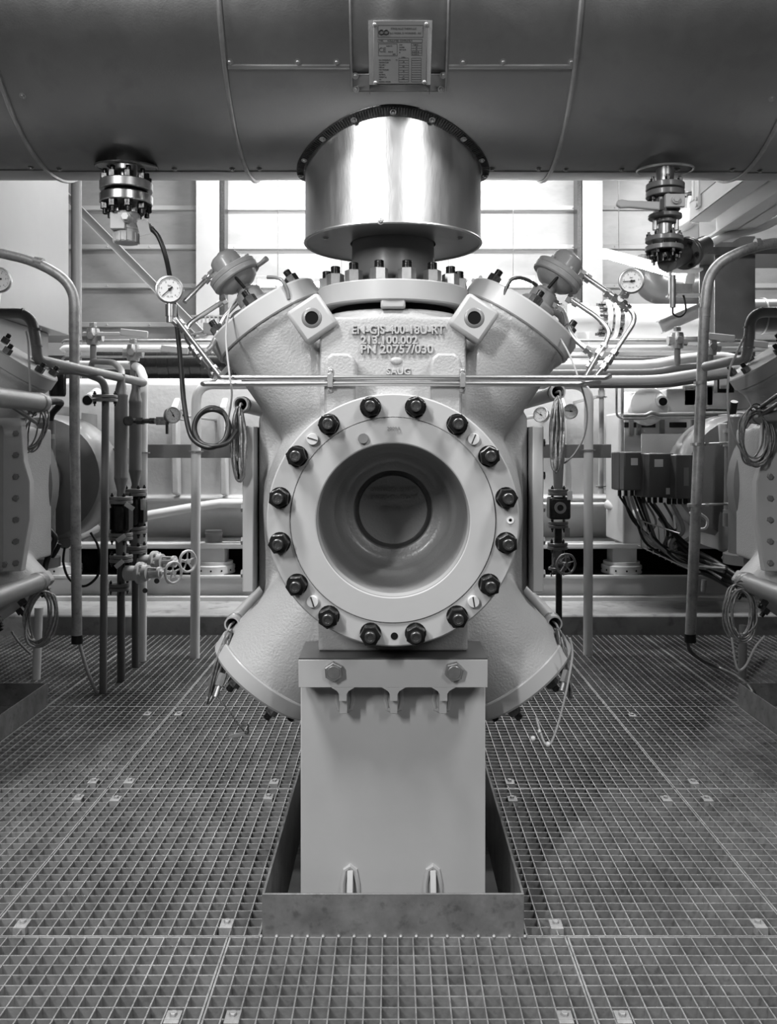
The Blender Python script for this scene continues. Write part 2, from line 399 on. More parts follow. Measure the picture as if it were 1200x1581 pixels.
q = W(788, 803, 1.803); MB().lathe([(.0035, 0), (.0035, .003), (.0075, .003), (.0075, 0)], q, (0, -1, 0), 20, closed=True).build('port_ring', 'white_paint', Pm)
MB().cyl(q, q+V((0, -.0015, 0)), .0036).build('port_hole', 'black_void', Pm)
q = W(609, 982, 1.803); MB().cyl(q, q+V((0, -.0008, 0)), .0075).build('threaded_hole', 'black_void', Pm)
text('stamped_number', '2009A', .0105, W(608, 662, 1.797), 'mid_paint', Pm, .0003)
# cast writing
ly = 1.9685
def cast(s, px0, px1, py, hpx, D=ly):
    a, b_ = W(px0, py, D), W(px1, py, D); size = hpx/F*D/.70
    o = text('cast_lettering', s, size, (a+b_)/2, 'cast_paint', Pm, .0035, bevel=.0008)
    wd = o.dimensions.x if o.dimensions.x > 0 else 1
    xs = [v.co.x for v in o.data.vertices]; wd = max(xs)-min(xs); o.scale = ((b_.x-a.x)/wd, 1, 1); return o
cast('EN-GJS-400-18U-RT', 543, 686, 510, 13); cast('213.100.002', 557, 645, 526, 12); cast('PN 20757/030', 557, 669, 540, 13)
cast('SAUG', 597, 634, 574, 9.5)
q = W(612, 557, ly); ob = MB().sphere((0, 0, 0), 1, 12)
ob.v = [(q.x+v[0]*.0135, q.y+.001+v[1]*.005, q.z+v[2]*.0088) for v in ob.v]
o = ob.build('foundry_mark', 'cast_paint', Pm)
for s_, py, sz in (('212.000.001 M10 P1', 756, .0135), ('EN-GJS-400-18U-RT', 768, .0135), ('- 757 030   A', 786, .0145)):
    text('bore_lettering', s_, sz, W(608, py, 2.0985), 'bore_paint', Pm, .0009, bevel=.0003)
# clamp pads
for s in (-1, 1):
    x = s*.1145
    poly = [(x-.034, 1.075), (x+.034, 1.075), (x+.034, 1.228), (x+.030, 1.243), (x+.018, 1.2525), (x-.018, 1.2525), (x-.030, 1.243), (x-.034, 1.228)]
    MB().prism(poly, 1.884, 2.02).build('clamp_pad', 'cast_paint', Pm, bevel=.006)
# square lugs with threaded holes
for s in (-1, 1):
    q = V((s*.1815, 1.957, 1.338)); R = Matrix.Rotation(s*radians(34), 3, 'Y')
    b = MB(); b.box(q+V((0, .02, 0)), (.086, .05, .086), R)
    o = b.build('lifting_lug', 'smooth_paint', Pm, bevel=.009)
    rb = MB(); rb.lathe([(.0115, 0), (.0155, .0012), (.019, .0006), (.02, 0)], q+V((0, -.004, 0)), (0, -1, 0), 24); rb.lathe([(.0112, 0), (0, 0)], q+V((0, -.0062, 0)), (0, -1, 0), 24)
    rr = MB(); rr.lathe([(.0150, 0), (.0150, .002), (.021, .0012), (.023, 0)], q+V((0, -.005, 0)), (0, -1, 0), 24, closed=True)
    rr.build('bare_metal_ring', 'mid_paint', o)
    MB().cyl(q+V((0, -.0048, 0)), q+V((0, -.0058, 0)), .0152).build('lug_hole', 'black_void', o)
# top flange, neck, nuts
MB().lathe([(.10, 0), (.183, 0), (.186, .003), (.186, .045), (.183, .048), (.11, .048)], (0, D0, 1.381), (0, 0, 1), 96).build('top_flange', 'smooth_paint', Pm, sharp=25)
MB().lathe([(.150, 0), (.150, .04)], (0, D0, 1.35), (0, 0, 1), 64).build('flange_gasket', 'black_void', Pm)
MB().span((-.028, 1.968, 1.362), (.028, 2.02, 1.384)).build('bridge_lug', 'smooth_paint', Pm, bevel=.005)
MB().lathe([(.135, 0), (.112, .02), (.103, .05), (.101, .10), (.101, .13)], (0, D0, 1.428), (0, 0, 1), 64).build('nozzle_neck', 'mid_paint', Pm)
for i in range(16):
    a = radians(11.25+22.5*i)
    inst('top_flange_nut', NUT_T, Pm, (.163*sin(a), D0-.163*cos(a), 1.4288), (0, 0, 1), random.uniform(0, 1))
# valve covers
for D in (D0, D1):
    for s in (-1, 1):
        a = V((s*sin(UA), 0, cos(UA))); o = V((0, D, ZC)); R = frame(a)
        MB().lathe([(0, 0), (.147, 0), (.150, .003), (.150, .045), (.146, .050), (0, .050)], o+a*.530, a, 72).build('upper_valve_cover', 'smooth_paint', Pm, sharp=25)
        e1 = V((0, -1, 0)); e2 = a.cross(e1)
        for k in range(6):
            t = 2*pi*k/6+.0; p = o+a*.580+e1*.124*cos(t)+e2*.124*sin(t)
            inst('cover_nut', NUT_C, Pm, p, a, random.uniform(0, 1))
        a = V((s*sin(LA), 0, -cos(LA))); R = frame(a)
        MB().lathe([(0, 0), (.147, 0), (.149, .003), (.147, .036), (.142, .042), (0, .042)], o+a*.490, a, 72).build('lower_valve_cover', 'smooth_paint', Pm, sharp=25)
        e2 = a.cross(e1)
        for k in range(6):
            t = 2*pi*(k+.5)/6; p = o+a*.532+e1*.11*cos(t)+e2*.11*sin(t)
            inst('cover_nut', NUT_C, Pm, p, a, random.uniform(0, 1))
# side inspection plates and bolts
for s in (-1, 1):
    MB().span((s*.335, 2.10, .70), (s*.362, 2.9, 1.10)).build('side_plate', 'smooth_paint', Pm, bevel=.003)
    for k in range(5):
        for D in (2.14, 2.86):
            inst('side_plate_bolt', HEXS, Pm, (s*.362, D, .74+k*.08), (s, 0, 0))
# rear flange plate (seen on the neighbouring machines)
poly = [(-.405, .66), (-.405, 1.10), (-.33, 1.16), (.33, 1.16), (.405, 1.10), (.42, .98), (.42, .84), (.405, .66), (-.405+0, .66)]
poly = [(-.40, .62), (.40, .62), (.412, .70), (.43, .80), (.43, .93), (.41, 1.0), (.40, 1.15), (-.40, 1.15), (-.41, 1.0), (-.43, .93), (-.43, .80), (-.412, .70)]
MB().prism(poly, 3.02, 3.06).build('rear_flange', 'smooth_paint', Pm, bevel=.003)
for s in (-1, 1):
    for k in range(7):
        inst('rear_flange_bolt', HEXS, Pm, (s*.385, 3.02, .65+k*.0745), (0, -1, 0), random.random())
    for k in range(3): inst('rear_flange_bolt', HEXS, Pm, (s*(.345-.035*k), 3.02, .645), (0, -1, 0), random.random())
MB().lathe([(.33, 0), (.35, .03), (.35, .10), (.20, .14), (.12, .16), (.12, .74), (.29, .76), (.31, .80), (.31, 1.02), (.29, 1.05)], (0, 3.4, .90), (0, 1, 0), 48).build('distance_piece', 'mid_paint', Pm)

# ================================================================== PEDESTAL
Pd = thing('machine_pedestal', 'light-grey welded steel pedestal under the central compressor cylinder', 'pedestal', (0, 2.3, -.54))
MB().span((-.2045, 1.935, -.54), (.2045, 3.1, .5375)).build('column', 'smooth_paint', Pd, bevel=.002)
MB().span((-.2015, 1.862, .5375), (.2015, 1.98, .5965)).build('cap_beam', 'smooth_paint', Pd, bevel=.001)
MB().prism([(-.2015, .597), (.2015, .597), (.2015, .600), (-.2015, .600)], 1.864, 3.1).build('cap_plate', 'dark_paint', Pd)
for px in (516, 701):
    o = inst('cap_bolt', HEX, Pd, W(px, 1035.5, 1.862), (0, -1, 0), random.random())
for px in (529.5, 608, 685):
    x = (px-HX)/F*1.862
    b = MB().prism([(x-.0085, .508), (x+.0085, .508), (x+.0085, .523), (x+.012, .529), (x+.026, .5377), (x-.026, .5377), (x-.012, .529), (x-.0085, .523)], 1.8625, 1.934)
    b.prism([(x-.0083, .475), (x+.0083, .475), (x+.0083, .512), (x-.0083, .512)], 1.885, 1.936)
    b.build('cap_rib', 'smooth_paint', Pd, bevel=.001)
    b = MB().tube([(x-.014, 1.936, .535), (x-.018, 1.936, .49), (x-.014, 1.936, .470), (x, 1.936, .465), (x+.014, 1.936, .470), (x+.018, 1.936, .49), (x+.014, 1.936, .535)], .0055, 8)
    b.build('weld_bead', 'smooth_paint', Pd)
for px in (540.5, 669):
    x = (px-HX)/F*1.92
    b = MB().prismx([(1.93, .119), (1.925, .113), (1.895, .03), (1.87, -.3), (1.94, -.3), (1.94, .119)], x-.0065, x+.0065)
    b.build('foot_gusset', 'smooth_paint', Pd, bevel=.001)
    MB().tube([(x-.015, 1.935, .0), (x-.016, 1.935, .085), (x-.010, 1.934, .115), (x, 1.932, .124), (x+.010, 1.934, .115), (x+.016, 1.935, .085), (x+.015, 1.935, .0)], .0065, 8).build('weld_bead', 'smooth_paint', Pd)
# ================================================================== TRAY round the pedestal
Tr = thing('floor_tray', 'galvanised upstand frame around the foot of the central pedestal', 'tray', (0, 2.7, -.1))
zt, zb, th = .0905, -.004, .005
MB().span((-.2815, 1.877, zb), (.2815, 1.877+th, zt)).build('front_wall', 'tray_steel', Tr, bevel=.001)
MB().span((-.2815, 3.55, zb), (.2815, 3.555, zt)).build('rear_wall', 'tray_steel', Tr)
for s in (-1, 1): MB().span((s*.2765, 1.882, -.12), (s*.2815, 3.55, zt)).build('side_wall', 'tray_steel', Tr)
wl = MB()
for i in range(-9, 9):
    wl.sphere((PITCH*(i+.5)-.0, 1.874, .0005), .0042, 5)
wl.build('tack_weld', 'galvanised', Tr)

# neighbours: the same machine, pedestal and tray on both sides
for s, side in ((-1, 'left'), (1, 'right')):
    m2 = copy_tree(Pm, dx=(s*SP, 0, 0)); m2['label'] = 'grey compressor cylinder cut off by the %s edge of the photo' % side
    p2 = copy_tree(Pd, dx=(s*SP, 0, 0)); p2['label'] = 'welded steel pedestal under the %s-hand compressor cylinder' % side
    t2 = copy_tree(Tr, dx=(s*SP, 0, 0)); t2['label'] = 'steel upstand frame at the foot of the %s-hand machine' % side

# ================================================================== BIG INSULATED HEADER PIPE
PR, PZ, PY = .397, 2.12, 2.15
Hp = thing('insulated_header_pipe', 'huge horizontal sheet-metal-clad insulated pipe across the top of the picture', 'pipe', (0, PY, PZ-PR))
cl = MB(); cl.lathe([(PR, -3.2), (PR, 3.2)], (0, PY, PZ), (1, 0, 0), 160); cl.build('cladding', 'cladding', Hp, sharp=50)
def ring(x, r=.0055, off=.002, name='cladding_seam'):
    pts = [(x, PY+(PR+off)*cos(t), PZ+(PR+off)*sin(t)) for t in [2*pi*k/160 for k in range(160)]]
    MB().tube(pts, r, 6, closed=True).build(name, 'zinc', Hp, sharp=60)
    MB().lathe([(PR+.0015, -.014), (PR+.0015, .0)], (x+.0, PY, PZ), (1, 0, 0), 160).build('seam_strip', 'cladding', Hp, sharp=50) if False else None
for x in (-.356, .385, -.842, .86, -1.7, 1.72): ring(x)
def onpipe(x, deg, off=0.0):                        # angle measured from straight towards the viewer, downwards
    a = radians(deg); return V((x, PY-(PR+off)*cos(a), PZ-(PR+off)*sin(a)))
def pnorm(deg): a = radians(deg); return V((0, -cos(a), -sin(a)))
def lseam(x0, x1, deg, r=.005):
    p, q_ = onpipe(x0, deg, .001), onpipe(x1, deg, .001); MB().tube([p, q_], r, 8).build('lengthwise_seam', 'cladding', Hp)
def deg_at(py):                                     # angle on the pipe under image row py
    k = (HY-py)/F; best = None
    for i in range(0, 1100):
        d = i*.1-20; p = onpipe(0, d); e = abs((p.z-CH)/p.y-k)
        if best is None or e < best[0]: best = (e, d)
    return best[1]
d103 = deg_at(103)
lseam(-.35, -.092, d103); lseam(.118, .38, d103)
for px in (355, 460, 520, 715, 777, 882):
    d = deg_at(96); p = onpipe(0, d); x = (px-HX)/F*p.y
    inst('sheet_screw', SCREW, Hp, onpipe(x, d), pnorm(d))
# bottom overlap seam and its screws
dB = deg_at(264)
for x0, x1 in ((-3.2, -.845), (-.84, -.36), (-.354, .383), (.39, .855), (.865, 3.2)):
    d = dB+random.uniform(-1, 2); p, q_ = onpipe(x0, d, .0), onpipe(x1, d, .0)
    MB().tube([p, q_], .0028, 6).build('lengthwise_seam', 'zinc', Hp)
    nrm = pnorm(d); tdir = V((0, sin(radians(d)), -cos(radians(d))))
    n_ = int((x1-x0)/.105)
    for k in range(n_):
        x = x0+.03+(x1-x0-.06)*k/max(1, n_-1)
        if -1.5 < x < 1.5: inst('sheet_screw', SCREW, Hp, onpipe(x, d-2.2), nrm)
for px, py in ((35, 148), (1192, 152)):
    d = deg_at(py); p = onpipe(0, d); inst('sheet_screw', SCREW, Hp, onpipe((px-HX)/F*p.y, d), pnorm(d))
# patch sheet behind the name plate
dT, dBt, dmid = -12, deg_at(140), deg_at(118)
def patch(x0, x1, d0, d1, off, name, xt=None):
    b = MB(); n_ = 14; vs = []
    for k in range(n_+1):
        d = d0+(d1-d0)*k/n_
        vs += [onpipe(x0, d, off), onpipe(x1, d, off)]
    b.add(vs, [(2*k, 2*k+1, 2*k+3, 2*k+2) for k in range(n_)])
    o = b.build(name, 'cladding', Hp, sharp=60); s_ = o.modifiers.new('thick', 'SOLIDIFY'); s_.thickness = .0012; s_.offset = 0; return o
patch(-.088, .113, dT, dmid, .0025, 'patch_sheet'); patch(-.088, .113, dmid-1.0, dBt, .004, 'patch_sheet')
for x in (-.088, .113):
    MB().tube([onpipe(x, dT+(dBt-dT)*k/12, .003) for k in range(13)], .0025, 6).build('patch_edge', 'zinc', Hp)
for px, py in ((549, 116), (550, 136), (684, 115), (681, 136)):
    d = deg_at(py); p = onpipe(0, d); inst('sheet_screw', SCREW, Hp, onpipe((px-HX)/F*p.y, d, .004), pnorm(d))
# name plate on its bracket
a1, a2, a3, a4 = W(568, 31, 1.795), W(668, 31, 1.795), W(665, 131, 1.825), W(570, 131, 1.825)
br = MB(); n_ = (a2-a1).cross(a4-a1).normalized()
if n_.y < 0: n_ = -n_
br.add([a1, a2, a3, a4, a1+n_*.0015, a2+n_*.0015, a3+n_*.0015, a4+n_*.0015], [(0, 1, 2, 3), (7, 6, 5, 4), (0, 4, 5, 1), (2, 6, 7, 3), (0, 3, 7, 4), (1, 5, 6, 2)])
for (p_, q_) in ((a1, a4), (a2, a3)):
    bb = V((0, .09, 0)); s_ = .0008*(1 if p_ is a1 else -1)
    br.add([p_, q_, q_+V((0, .05, 0)), p_+V((0, .13, 0)), p_+V((s_, 0, 0)), q_+V((s_, 0, 0)), q_+V((s_, .05, 0)), p_+V((s_, .13, 0))], [(0, 1, 2, 3), (4, 7, 6, 5), (0, 4, 5, 1), (1, 5, 6, 2), (2, 6, 7, 3), (3, 7, 4, 0)])
brk = br.build('nameplate_bracket', 'cladding', Hp)
# plate frame: u to the right, v up along the bracket
u = (a2-a1).normalized(); v_ = (a1-a4); v_ = (v_-u*v_.dot(u)).normalized(); nn = u.cross(v_); nn = nn if nn.y < 0 else -nn
ctr = (a1+a2+a3+a4)/4
def PL(px, py, off=.003):                            # plate pixel of the photograph (568..668, 31..131) onto the plate
    return ctr+u*((px-617.5)*(.133/100))+v_*((81-py)*(.133/100))+nn*off
RP = Matrix((u, v_, nn)).transposed()
pb = MB(); pb.box(ctr+nn*.0015, (.110, .122, .0022), RP)
npl = pb.build('nameplate', 'plate_metal', brk, bevel=.003)
ik = MB()
def rect_line(x0, y0, x1, y1, t=.0006):
    for (ax_, ay, bx, by) in ((x0, y0, x1, y0), (x1, y0, x1, y1), (x1, y1, x0, y1), (x0, y1, x0, y0)):
        p, q_ = PL(ax_, ay, .0028), PL(bx, by, .0028); d = (q_-p); L = d.length+t; d.normalize()
        ik.box((p+q_)/2, (L, t, .0003), Matrix((d, nn.cross(d), nn)).transposed())
rect_line(583.5, 42, 653, 59); rect_line(583.5, 62, 652, 66.5); rect_line(584, 68.5, 613, 85.5)
for k in range(5): rect_line(635, 68+k*3.4, 651.5, 71.4+k*3.4, .0004)
for k in range(10): rect_line(615.5, 89+k*3.45, 631, 92.4+k*3.45, .0004); rect_line(635.5, 89+k*3.45, 650.5, 92.4+k*3.45, .0004)
for cx in (588.5, 596):
    pts = [PL(cx+3.6*cos(t), 52-3.0*sin(t), .003) for t in [2*pi*k/20 for k in range(20)]]; ik.tube(pts, .0016, 6, closed=True)
ik.build('plate_printing', 'ink', npl)
# small printed words
eul = RP.to_euler()
def pt(s_, px, py, hpx, al='LEFT'): return text('plate_words', s_, hpx*.00133/.7, PL(px, py, .0028), 'ink', npl, .0002, rot=eul, align=al)
words = [('STROJ ALLZ THERM LLC', 603, 47, 2.6), ('B-3 WORK, D WORKING - RU', 602, 53.5, 2.5), ('TYPE', 585, 64.3, 2), ('INSULATED COMPLETE R', 598, 64.3, 2.4), ('CE', 584.5, 77.5, 6.5),
 ('modul D1', 596, 71.5, 1.7), ('0036 B', 599, 80, 1.8), ('2009', 606, 83.5, 1.6), ('YEAR', 616, 70, 1.5), ('NUMBER', 616, 73.5, 1.5), ('TEST DATE', 616, 77, 1.5), ('PS', 616, 81, 1.5), ('C 200 C', 638, 69.8, 1.5), ('30', 642, 73.2, 1.5), ('24', 642, 76.6, 1.5), ('21.12.09 40', 636, 80.2, 1.6), ('21.12.09 41', 636, 83.6, 1.6),
 ('MAX PRESSURE PS', 584.5, 92, 1.6), ('bar', 611, 91.5, 1.5), ('TEMPERATURE', 584.5, 95.5, 1.6), ('VOLUME  l', 584.5, 99, 1.6), ('MEDIUM', 584.5, 102.5, 1.6), ('TEST PRESSURE', 584.5, 106, 1.6), ('CODE', 584.5, 109.5, 1.6), ('MATERIAL', 584.5, 113, 1.6), ('WEIGHT kg', 584.5, 116.5, 1.6), ('NO', 584.5, 120, 1.6), ('MADE BY WORKS', 584.5, 123.5, 1.6),
 ('SHELL', 620, 88, 1.6), ('40', 622, 94.5, 1.6), ('120', 621, 101, 1.6), ('60', 622, 108, 1.6), ('12', 622, 115, 1.6), ('1600', 620, 119, 1.6)]
for w4 in words: pt(*w4)
for px, py in ((578, 41), (658, 40.5), (579, 125), (655.5, 124)):
    o = inst('rivet', SCREW, brk, PL(px, py, .0028), nn); o.scale = (.62, .62, .62)
# ------------------------------------------------------------------ bright cylindrical sheet jacket between the pipe and the flange
DR = .215
Jk = thing('sheet_metal_jacket', 'shiny round sheet-metal jacket hanging below the header pipe', 'duct', (0, D0, 1.547))
nseg = 96; vs = []; fs = []
for i in range(nseg):
    t = 2*pi*i/nseg; x, y = DR*cos(t), D0+DR*sin(t); zt_ = PZ-sqrt(max(0, (PR-.01)**2-(y-PY)**2))
    vs += [(x, y, 1.547), (x, y, zt_), (x*.992, D0+(y-D0)*.992, 1.547), (x*.992, D0+(y-D0)*.992, zt_)]
for i in range(nseg):
    a, b_ = 4*i, 4*((i+1) % nseg); fs += [(a, b_, b_+1, a+1), (a+2, a+3, b_+3, b_+2), (a, a+2, b_+2, b_), (a+1, b_+1, b_+3, a+3)]
MB().add(vs, fs).build('jacket_shell', 'bright_sheet', Jk, sharp=50)
MB().lathe([(.105, 0), (.105, .004), (.2148, .004), (.2148, 0)], (0, D0, 1.5475), (0, 0, 1), 96, closed=True).build('jacket_bottom', 'cladding', Jk)
MB().tube([(DR*cos(2*pi*k/96), D0+DR*sin(2*pi*k/96), 1.5475) for k in range(96)], .0035, 6, closed=True).build('rolled_edge', 'zinc', Jk)
# saddle strip following the intersection
vs = []; fs = []
for i in range(nseg):
    t = 2*pi*i/nseg
    for R_, off in ((DR-.001, .004), (DR+.021, .003), (DR+.021, .0005)):
        x, y = R_*cos(t), D0+R_*sin(t); vs.append((x, y, PZ-sqrt(max(0, (PR+off)**2-(y-PY)**2))))
for i in range(nseg):
    a, b_ = 3*i, 3*((i+1) % nseg); fs += [(a, b_, b_+1, a+1), (a+1, b_+1, b_+2, a+2)]
MB().add(vs, fs).build('saddle_strip', 'dark_steel', Jk, sharp=60)
kn = MB()
for i in range(240):
    t = 2*pi*i/240; ps = []
    for R_ in (DR+.004, DR+.020):
        x, y = R_*cos(t), D0+R_*sin(t); ps.append(V((x, y, PZ-sqrt((PR+.0045)**2-(y-PY)**2))))
    kn.tube(ps, .0014, 4)
kn.build('strip_crimps', 'dark_steel', Jk)
for i in range(16):
    t = 2*pi*(i+.5)/16-pi/2+pi/16; R_ = DR+.012; x, y = R_*cos(t), D0+R_*sin(t); z = PZ-sqrt((PR+.006)**2-(y-PY)**2)
    inst('jacket_screw', SCREW, Jk, (x, y, z), (0, y-PY, z-PZ))
for px, py in ((588, 342),): inst('jacket_screw', SCREW, Jk, W(px, py, D0-DR), (0, -1, 0))
for s in (-1, 1): inst('jacket_screw', SCREW, Jk, (s*.16, D0-.07, 1.5475), (0, 0, -1))
MB().cyl((0, D0, 1.54), (0, D0, 1.62), .099, n=48).build('inner_pipe', 'dark_paint', Jk)

# ================================================================== VALVE UNLOADER ACTUATORS
DA = 2.13
def actuator(s, label):
    a = V((s*.565, 0, .825)).normalized(); side = V((a.z, 0, -a.x))
    disc = W(862.5 if s > 0 else 362, 424, DA)
    b0 = disc-a*.150
    T = thing('valve_actuator', label, 'valve actuator', b0, 'diaphragm actuators on the upper valve covers')
    R = frame(a)
    b = MB(); b.lathe([(0, -.012), (.046, -.012), (.046, .060), (.042, .066), (.034, .066), (.034, .094), (.030, .098), (0, .098)], b0, a, 40)
    b.build('base_housing', 'actuator_paint', T)
    MB().lathe([(0, 0), (.030, 0), (.030, .050), (.026, .054), (0, .054)], b0-side*.045*s+a*(-.01), a, 24).build('side_boss', 'actuator_paint', T)
    b = MB(); b.lathe([(.024, .095), (.024, .103), (.019, .105), (.019, .112), (.034, .115), (.046, .124), (.051, .134), (.051, .140), (0, .140)], b0, a, 40)
    b.build('lower_bowl', 'actuator_paint', T, sharp=50)
    b = MB(); b.lathe([(.050, .134), (.061, .134), (.063, .137), (.063, .1475), (.0622, .149), (.063, .1505), (.063, .160), (.060, .163), (.036, .163)], b0, a, 56)
    b.build('diaphragm_flange', 'actuator_paint', T, sharp=18)
    b = MB(); b.lathe([(.040, .160), (.0385, .168), (.0375, .190), (.035, .199), (.028, .205), (.014, .209), (0, .210)], b0, a, 40)
    b.lathe([(.010, .209), (.010, .212), (.006, .214), (0, .214)], b0, a, 16)
    b.build('dome', 'actuator_paint', T, sharp=50)
    for k in range(6):
        t = 2*pi*(k+.3)/6; p = b0+a*.163+R@V((.052*cos(t), .052*sin(t), 0)); MB().hexa(p, p+a*.007, .012).build('dome_bolt', 'actuator_paint', T)
    p = b0+a*.120+V((0, -.046, 0)); MB().cyl(p+a*.014, p-a*.022-side*s*.004, .0042, n=10).build('indicator_pin', 'black_steel', T)
    return T, a, side, b0
TR = {}
TR[1] = actuator(1, 'grey diaphragm valve actuator on the upper right valve cover')
TR[-1] = actuator(-1, 'grey diaphragm valve actuator on the upper left valve cover, with a small lever')
T, a, side, b0 = TR[-1]
b = MB(); b.tube([W(398, 410, 2.12), W(404, 406, 2.10), W(412, 399, 2.09)], [.006, .0055, .007], 10); b.build('lever', 'actuator_paint', T)

# ------------------------------------------------------------------ pressure gauges
def gauge(label, c, r, needle, nrm=(0, -1, 0), stem=None, group=None, name='pressure_gauge', m_='stainless'):
    c = V(c); nrm = V(nrm).normalized(); T = thing(name, label, 'gauge', c, group)
    xa = V((0, 0, 1)).cross(nrm).normalized()*1; up = nrm.cross(xa)
    if xa.x < 0: pass
    dp = r*.62
    b = MB(); b.lathe([(0, -dp), (r*.93, -dp), (r*.97, -dp*.95), (r*.97, -.1*r), (r*1.0, -.06*r), (r*1.03, .02*r), (r*1.0, .1*r), (r*.90, .12*r), (r*.87, .02*r), (0, .0)], c, nrm, 48)
    b.build('case', m_, T)
    D_ = MB(); D_.cyl(c+nrm*.0005*1, c+nrm*(.02*r+.0006), r*.87, n=48); dl = D_.build('dial', 'dial_white', T)
    R = Matrix((xa, up, nrm)).transposed(); ik = MB(); zz = .022*r+.0008
    def onf(x, y, z=zz): return c+xa*x+up*y+nrm*z
    for k in range(51):
        t = radians(225-270*k/50); L = .12 if k % 5 == 0 else .055; wd = .022 if k % 5 == 0 else .012
        d = V((cos(t), sin(t)))
        ik.box(onf(d.x*r*(.80-L/2), d.y*r*(.80-L/2)), (r*L, r*wd, .0002), R@Matrix.Rotation(t, 3, 'Z'))
    ik.build('scale', 'ink', dl)
    nd = MB(); t = radians(needle); nd.box(onf(cos(t)*r*.28, sin(t)*r*.28, zz+.0012), (r*.85, r*.055, .0006), R@Matrix.Rotation(t, 3, 'Z'))
    nd.box(onf(-cos(t)*r*.14, -sin(t)*r*.14, zz+.0012), (r*.3, r*.13, .0006), R@Matrix.Rotation(t, 3, 'Z'))
    nd.cyl(onf(0, 0, zz), onf(0, 0, zz+.003), r*.10, n=16); nd.build('needle', 'ink', T)
    e = R.to_euler()
    for k, s_ in enumerate('123456' if r > .025 else ''):
        t = radians(225-270*(k+.0)/5); text('dial_figures', s_, r*.17, onf(cos(t)*r*.58, sin(t)*r*.58), 'ink', dl, .0001, rot=e)
    if r > .025: text('dial_figures', 'bar', r*.2, onf(0, r*.28), 'ink', dl, .0001, rot=e); text('dial_figures', 'CL 1.0', r*.16, onf(0, -r*.52), 'ink', dl, .0001, rot=e)
    if stem:
        st = V(stem); MB().cyl(c+(st-c).normalized()*r*.9-nrm*dp*.5, st, r*.26, n=16).build('stem', m_, T)
    return T
DG = 2.02
gauge('round white-faced pressure gauge at the left, needle low, in front of the diagonal brace', W(262, 447, DG), .0315, 222, (.12, -1, -.06), W(263, 480, DG+.01), 'pressure gauges on the impulse tubing')
gauge('round white-faced pressure gauge at the right, needle pointing left, before the back wall', W(975, 434, DG), .0285, 183, (-.15, -1, -.06), W(966, 458, DG+.01), 'pressure gauges on the impulse tubing')
gauge('pressure gauge cut off by the left edge of the photo', W(-3, 432, 2.5), .036, 200, (.25, -1, -.05), W(-6, 472, 2.5))

# ------------------------------------------------------------------ stainless impulse tubes with fittings
def fitting(mb, p, d, af=.0150, L=.022):
    p = V(p); d = V(d).normalized(); mb.hexa(p-d*L/2, p-d*L*.08, af); mb.cyl(p-d*L*.1, p+d*L*.1, af*.38, n=12); mb.hexa(p+d*L*.08, p+d*L/2, af*.92)
def run(name, label, pts, r, bend, fits=(), mat_='stainless', cat='tube', group=None, n=10):
    pts = [V(p) for p in pts]; P_ = fillet(pts, bend); T = thing(name, label, cat, P_[0], group)
    MB().tube(P_, r, n).build('tube_run', mat_, T, sharp=50)
    for f_ in fits:
        p, d = f_[0], f_[1]; b = MB(); fitting(b, p, d, *(f_[2:] if len(f_) > 2 else ())); b.build('compression_fitting', 'stainless', T)
    return T
r_ = .0058
DH = 1.875
gi = 'stainless impulse tubes around the cylinder head'
# two long horizontal tubes
run('impulse_tube', 'upper of the two long horizontal stainless tubes crossing the cylinder', [W(352, 568, 2.0), W(338, 583, DH), W(936, 583, DH), W(942, 580, DH+.01)], r_*.98, .012, group=gi)
run('impulse_tube', 'lower of the two long horizontal stainless tubes crossing the cylinder', [W(330, 590, DH+.14), W(312, 592.5, DH), W(900, 592.5, DH), W(925, 590, DH+.1)], r_*.98, .012, group=gi)
for px in (510, 714.5):
    q = W(px, 587.5, DH); b = MB(); b.span((q.x-.006, DH-.0072, q.z-.0145), (q.x+.006, DH-.0055, q.z+.0145))
    b.span((q.x-.006, DH-.006, q.z+.0125), (q.x+.006, DH+.0115, q.z+.0145)); b.span((q.x-.006, DH-.006, q.z-.0145), (q.x+.006, DH+.0115, q.z-.0125))
    b.span((q.x-.006, DH+.0085, q.z+.0125), (q.x+.006, DH+.0115, q.z+.028)); b.span((q.x-.006, DH+.0085, q.z-.028), (q.x+.006, DH+.0115, q.z-.0125))
    T = thing('tube_clamp', 'small steel clamp holding both long tubes on the %s casting pad' % ('left' if px < 600 else 'right'), 'clamp', q)
    b.build('saddle', 'zinc', T, bevel=.0008)
    for dz in (-.0205, .0205): inst('clamp_screw', SCREW, T, (q.x, DH+.0085, q.z+dz), (0, -1, 0))
# left side
wl_ = lambda x, y, D=2.03: W(x, y, D)
run('impulse_tube', 'straight tube from the left gauge tee down to the long horizontal tubes', [wl_(272, 492), wl_(340, 581, 1.9)], r_, .01,
    [(wl_(281, 504), wl_(281, 504)-wl_(300, 530), .020, .030), (wl_(333, 572, 1.92), V((.06, 0, -.08)), .017, .022)], group=gi)
b = MB(); q = wl_(264, 478); b.cyl(q+V((0, 0, .012)), q-V((0, 0, .016)), .0125, n=20); b.cyl(q-V((0, 0, .016)), q-V((0, 0, .03)), .0105, n=20); b.cyl(q-V((0, 0, .02)), q+V((.016, 0, -.034)), .0085, n=16)
tag(b.build('gauge_adapter', 'stainless', at=q), 'stainless elbow adapter under the left gauge', 'fitting')
run('impulse_tube', 'tube rising behind the left gauge to the rim of the left actuator', [wl_(285, 466, 2.06), wl_(320, 430, 2.12)], r_, .01, [(wl_(323, 427, 2.12), V((.6, 0, .62)), .018, .034)], group=gi)
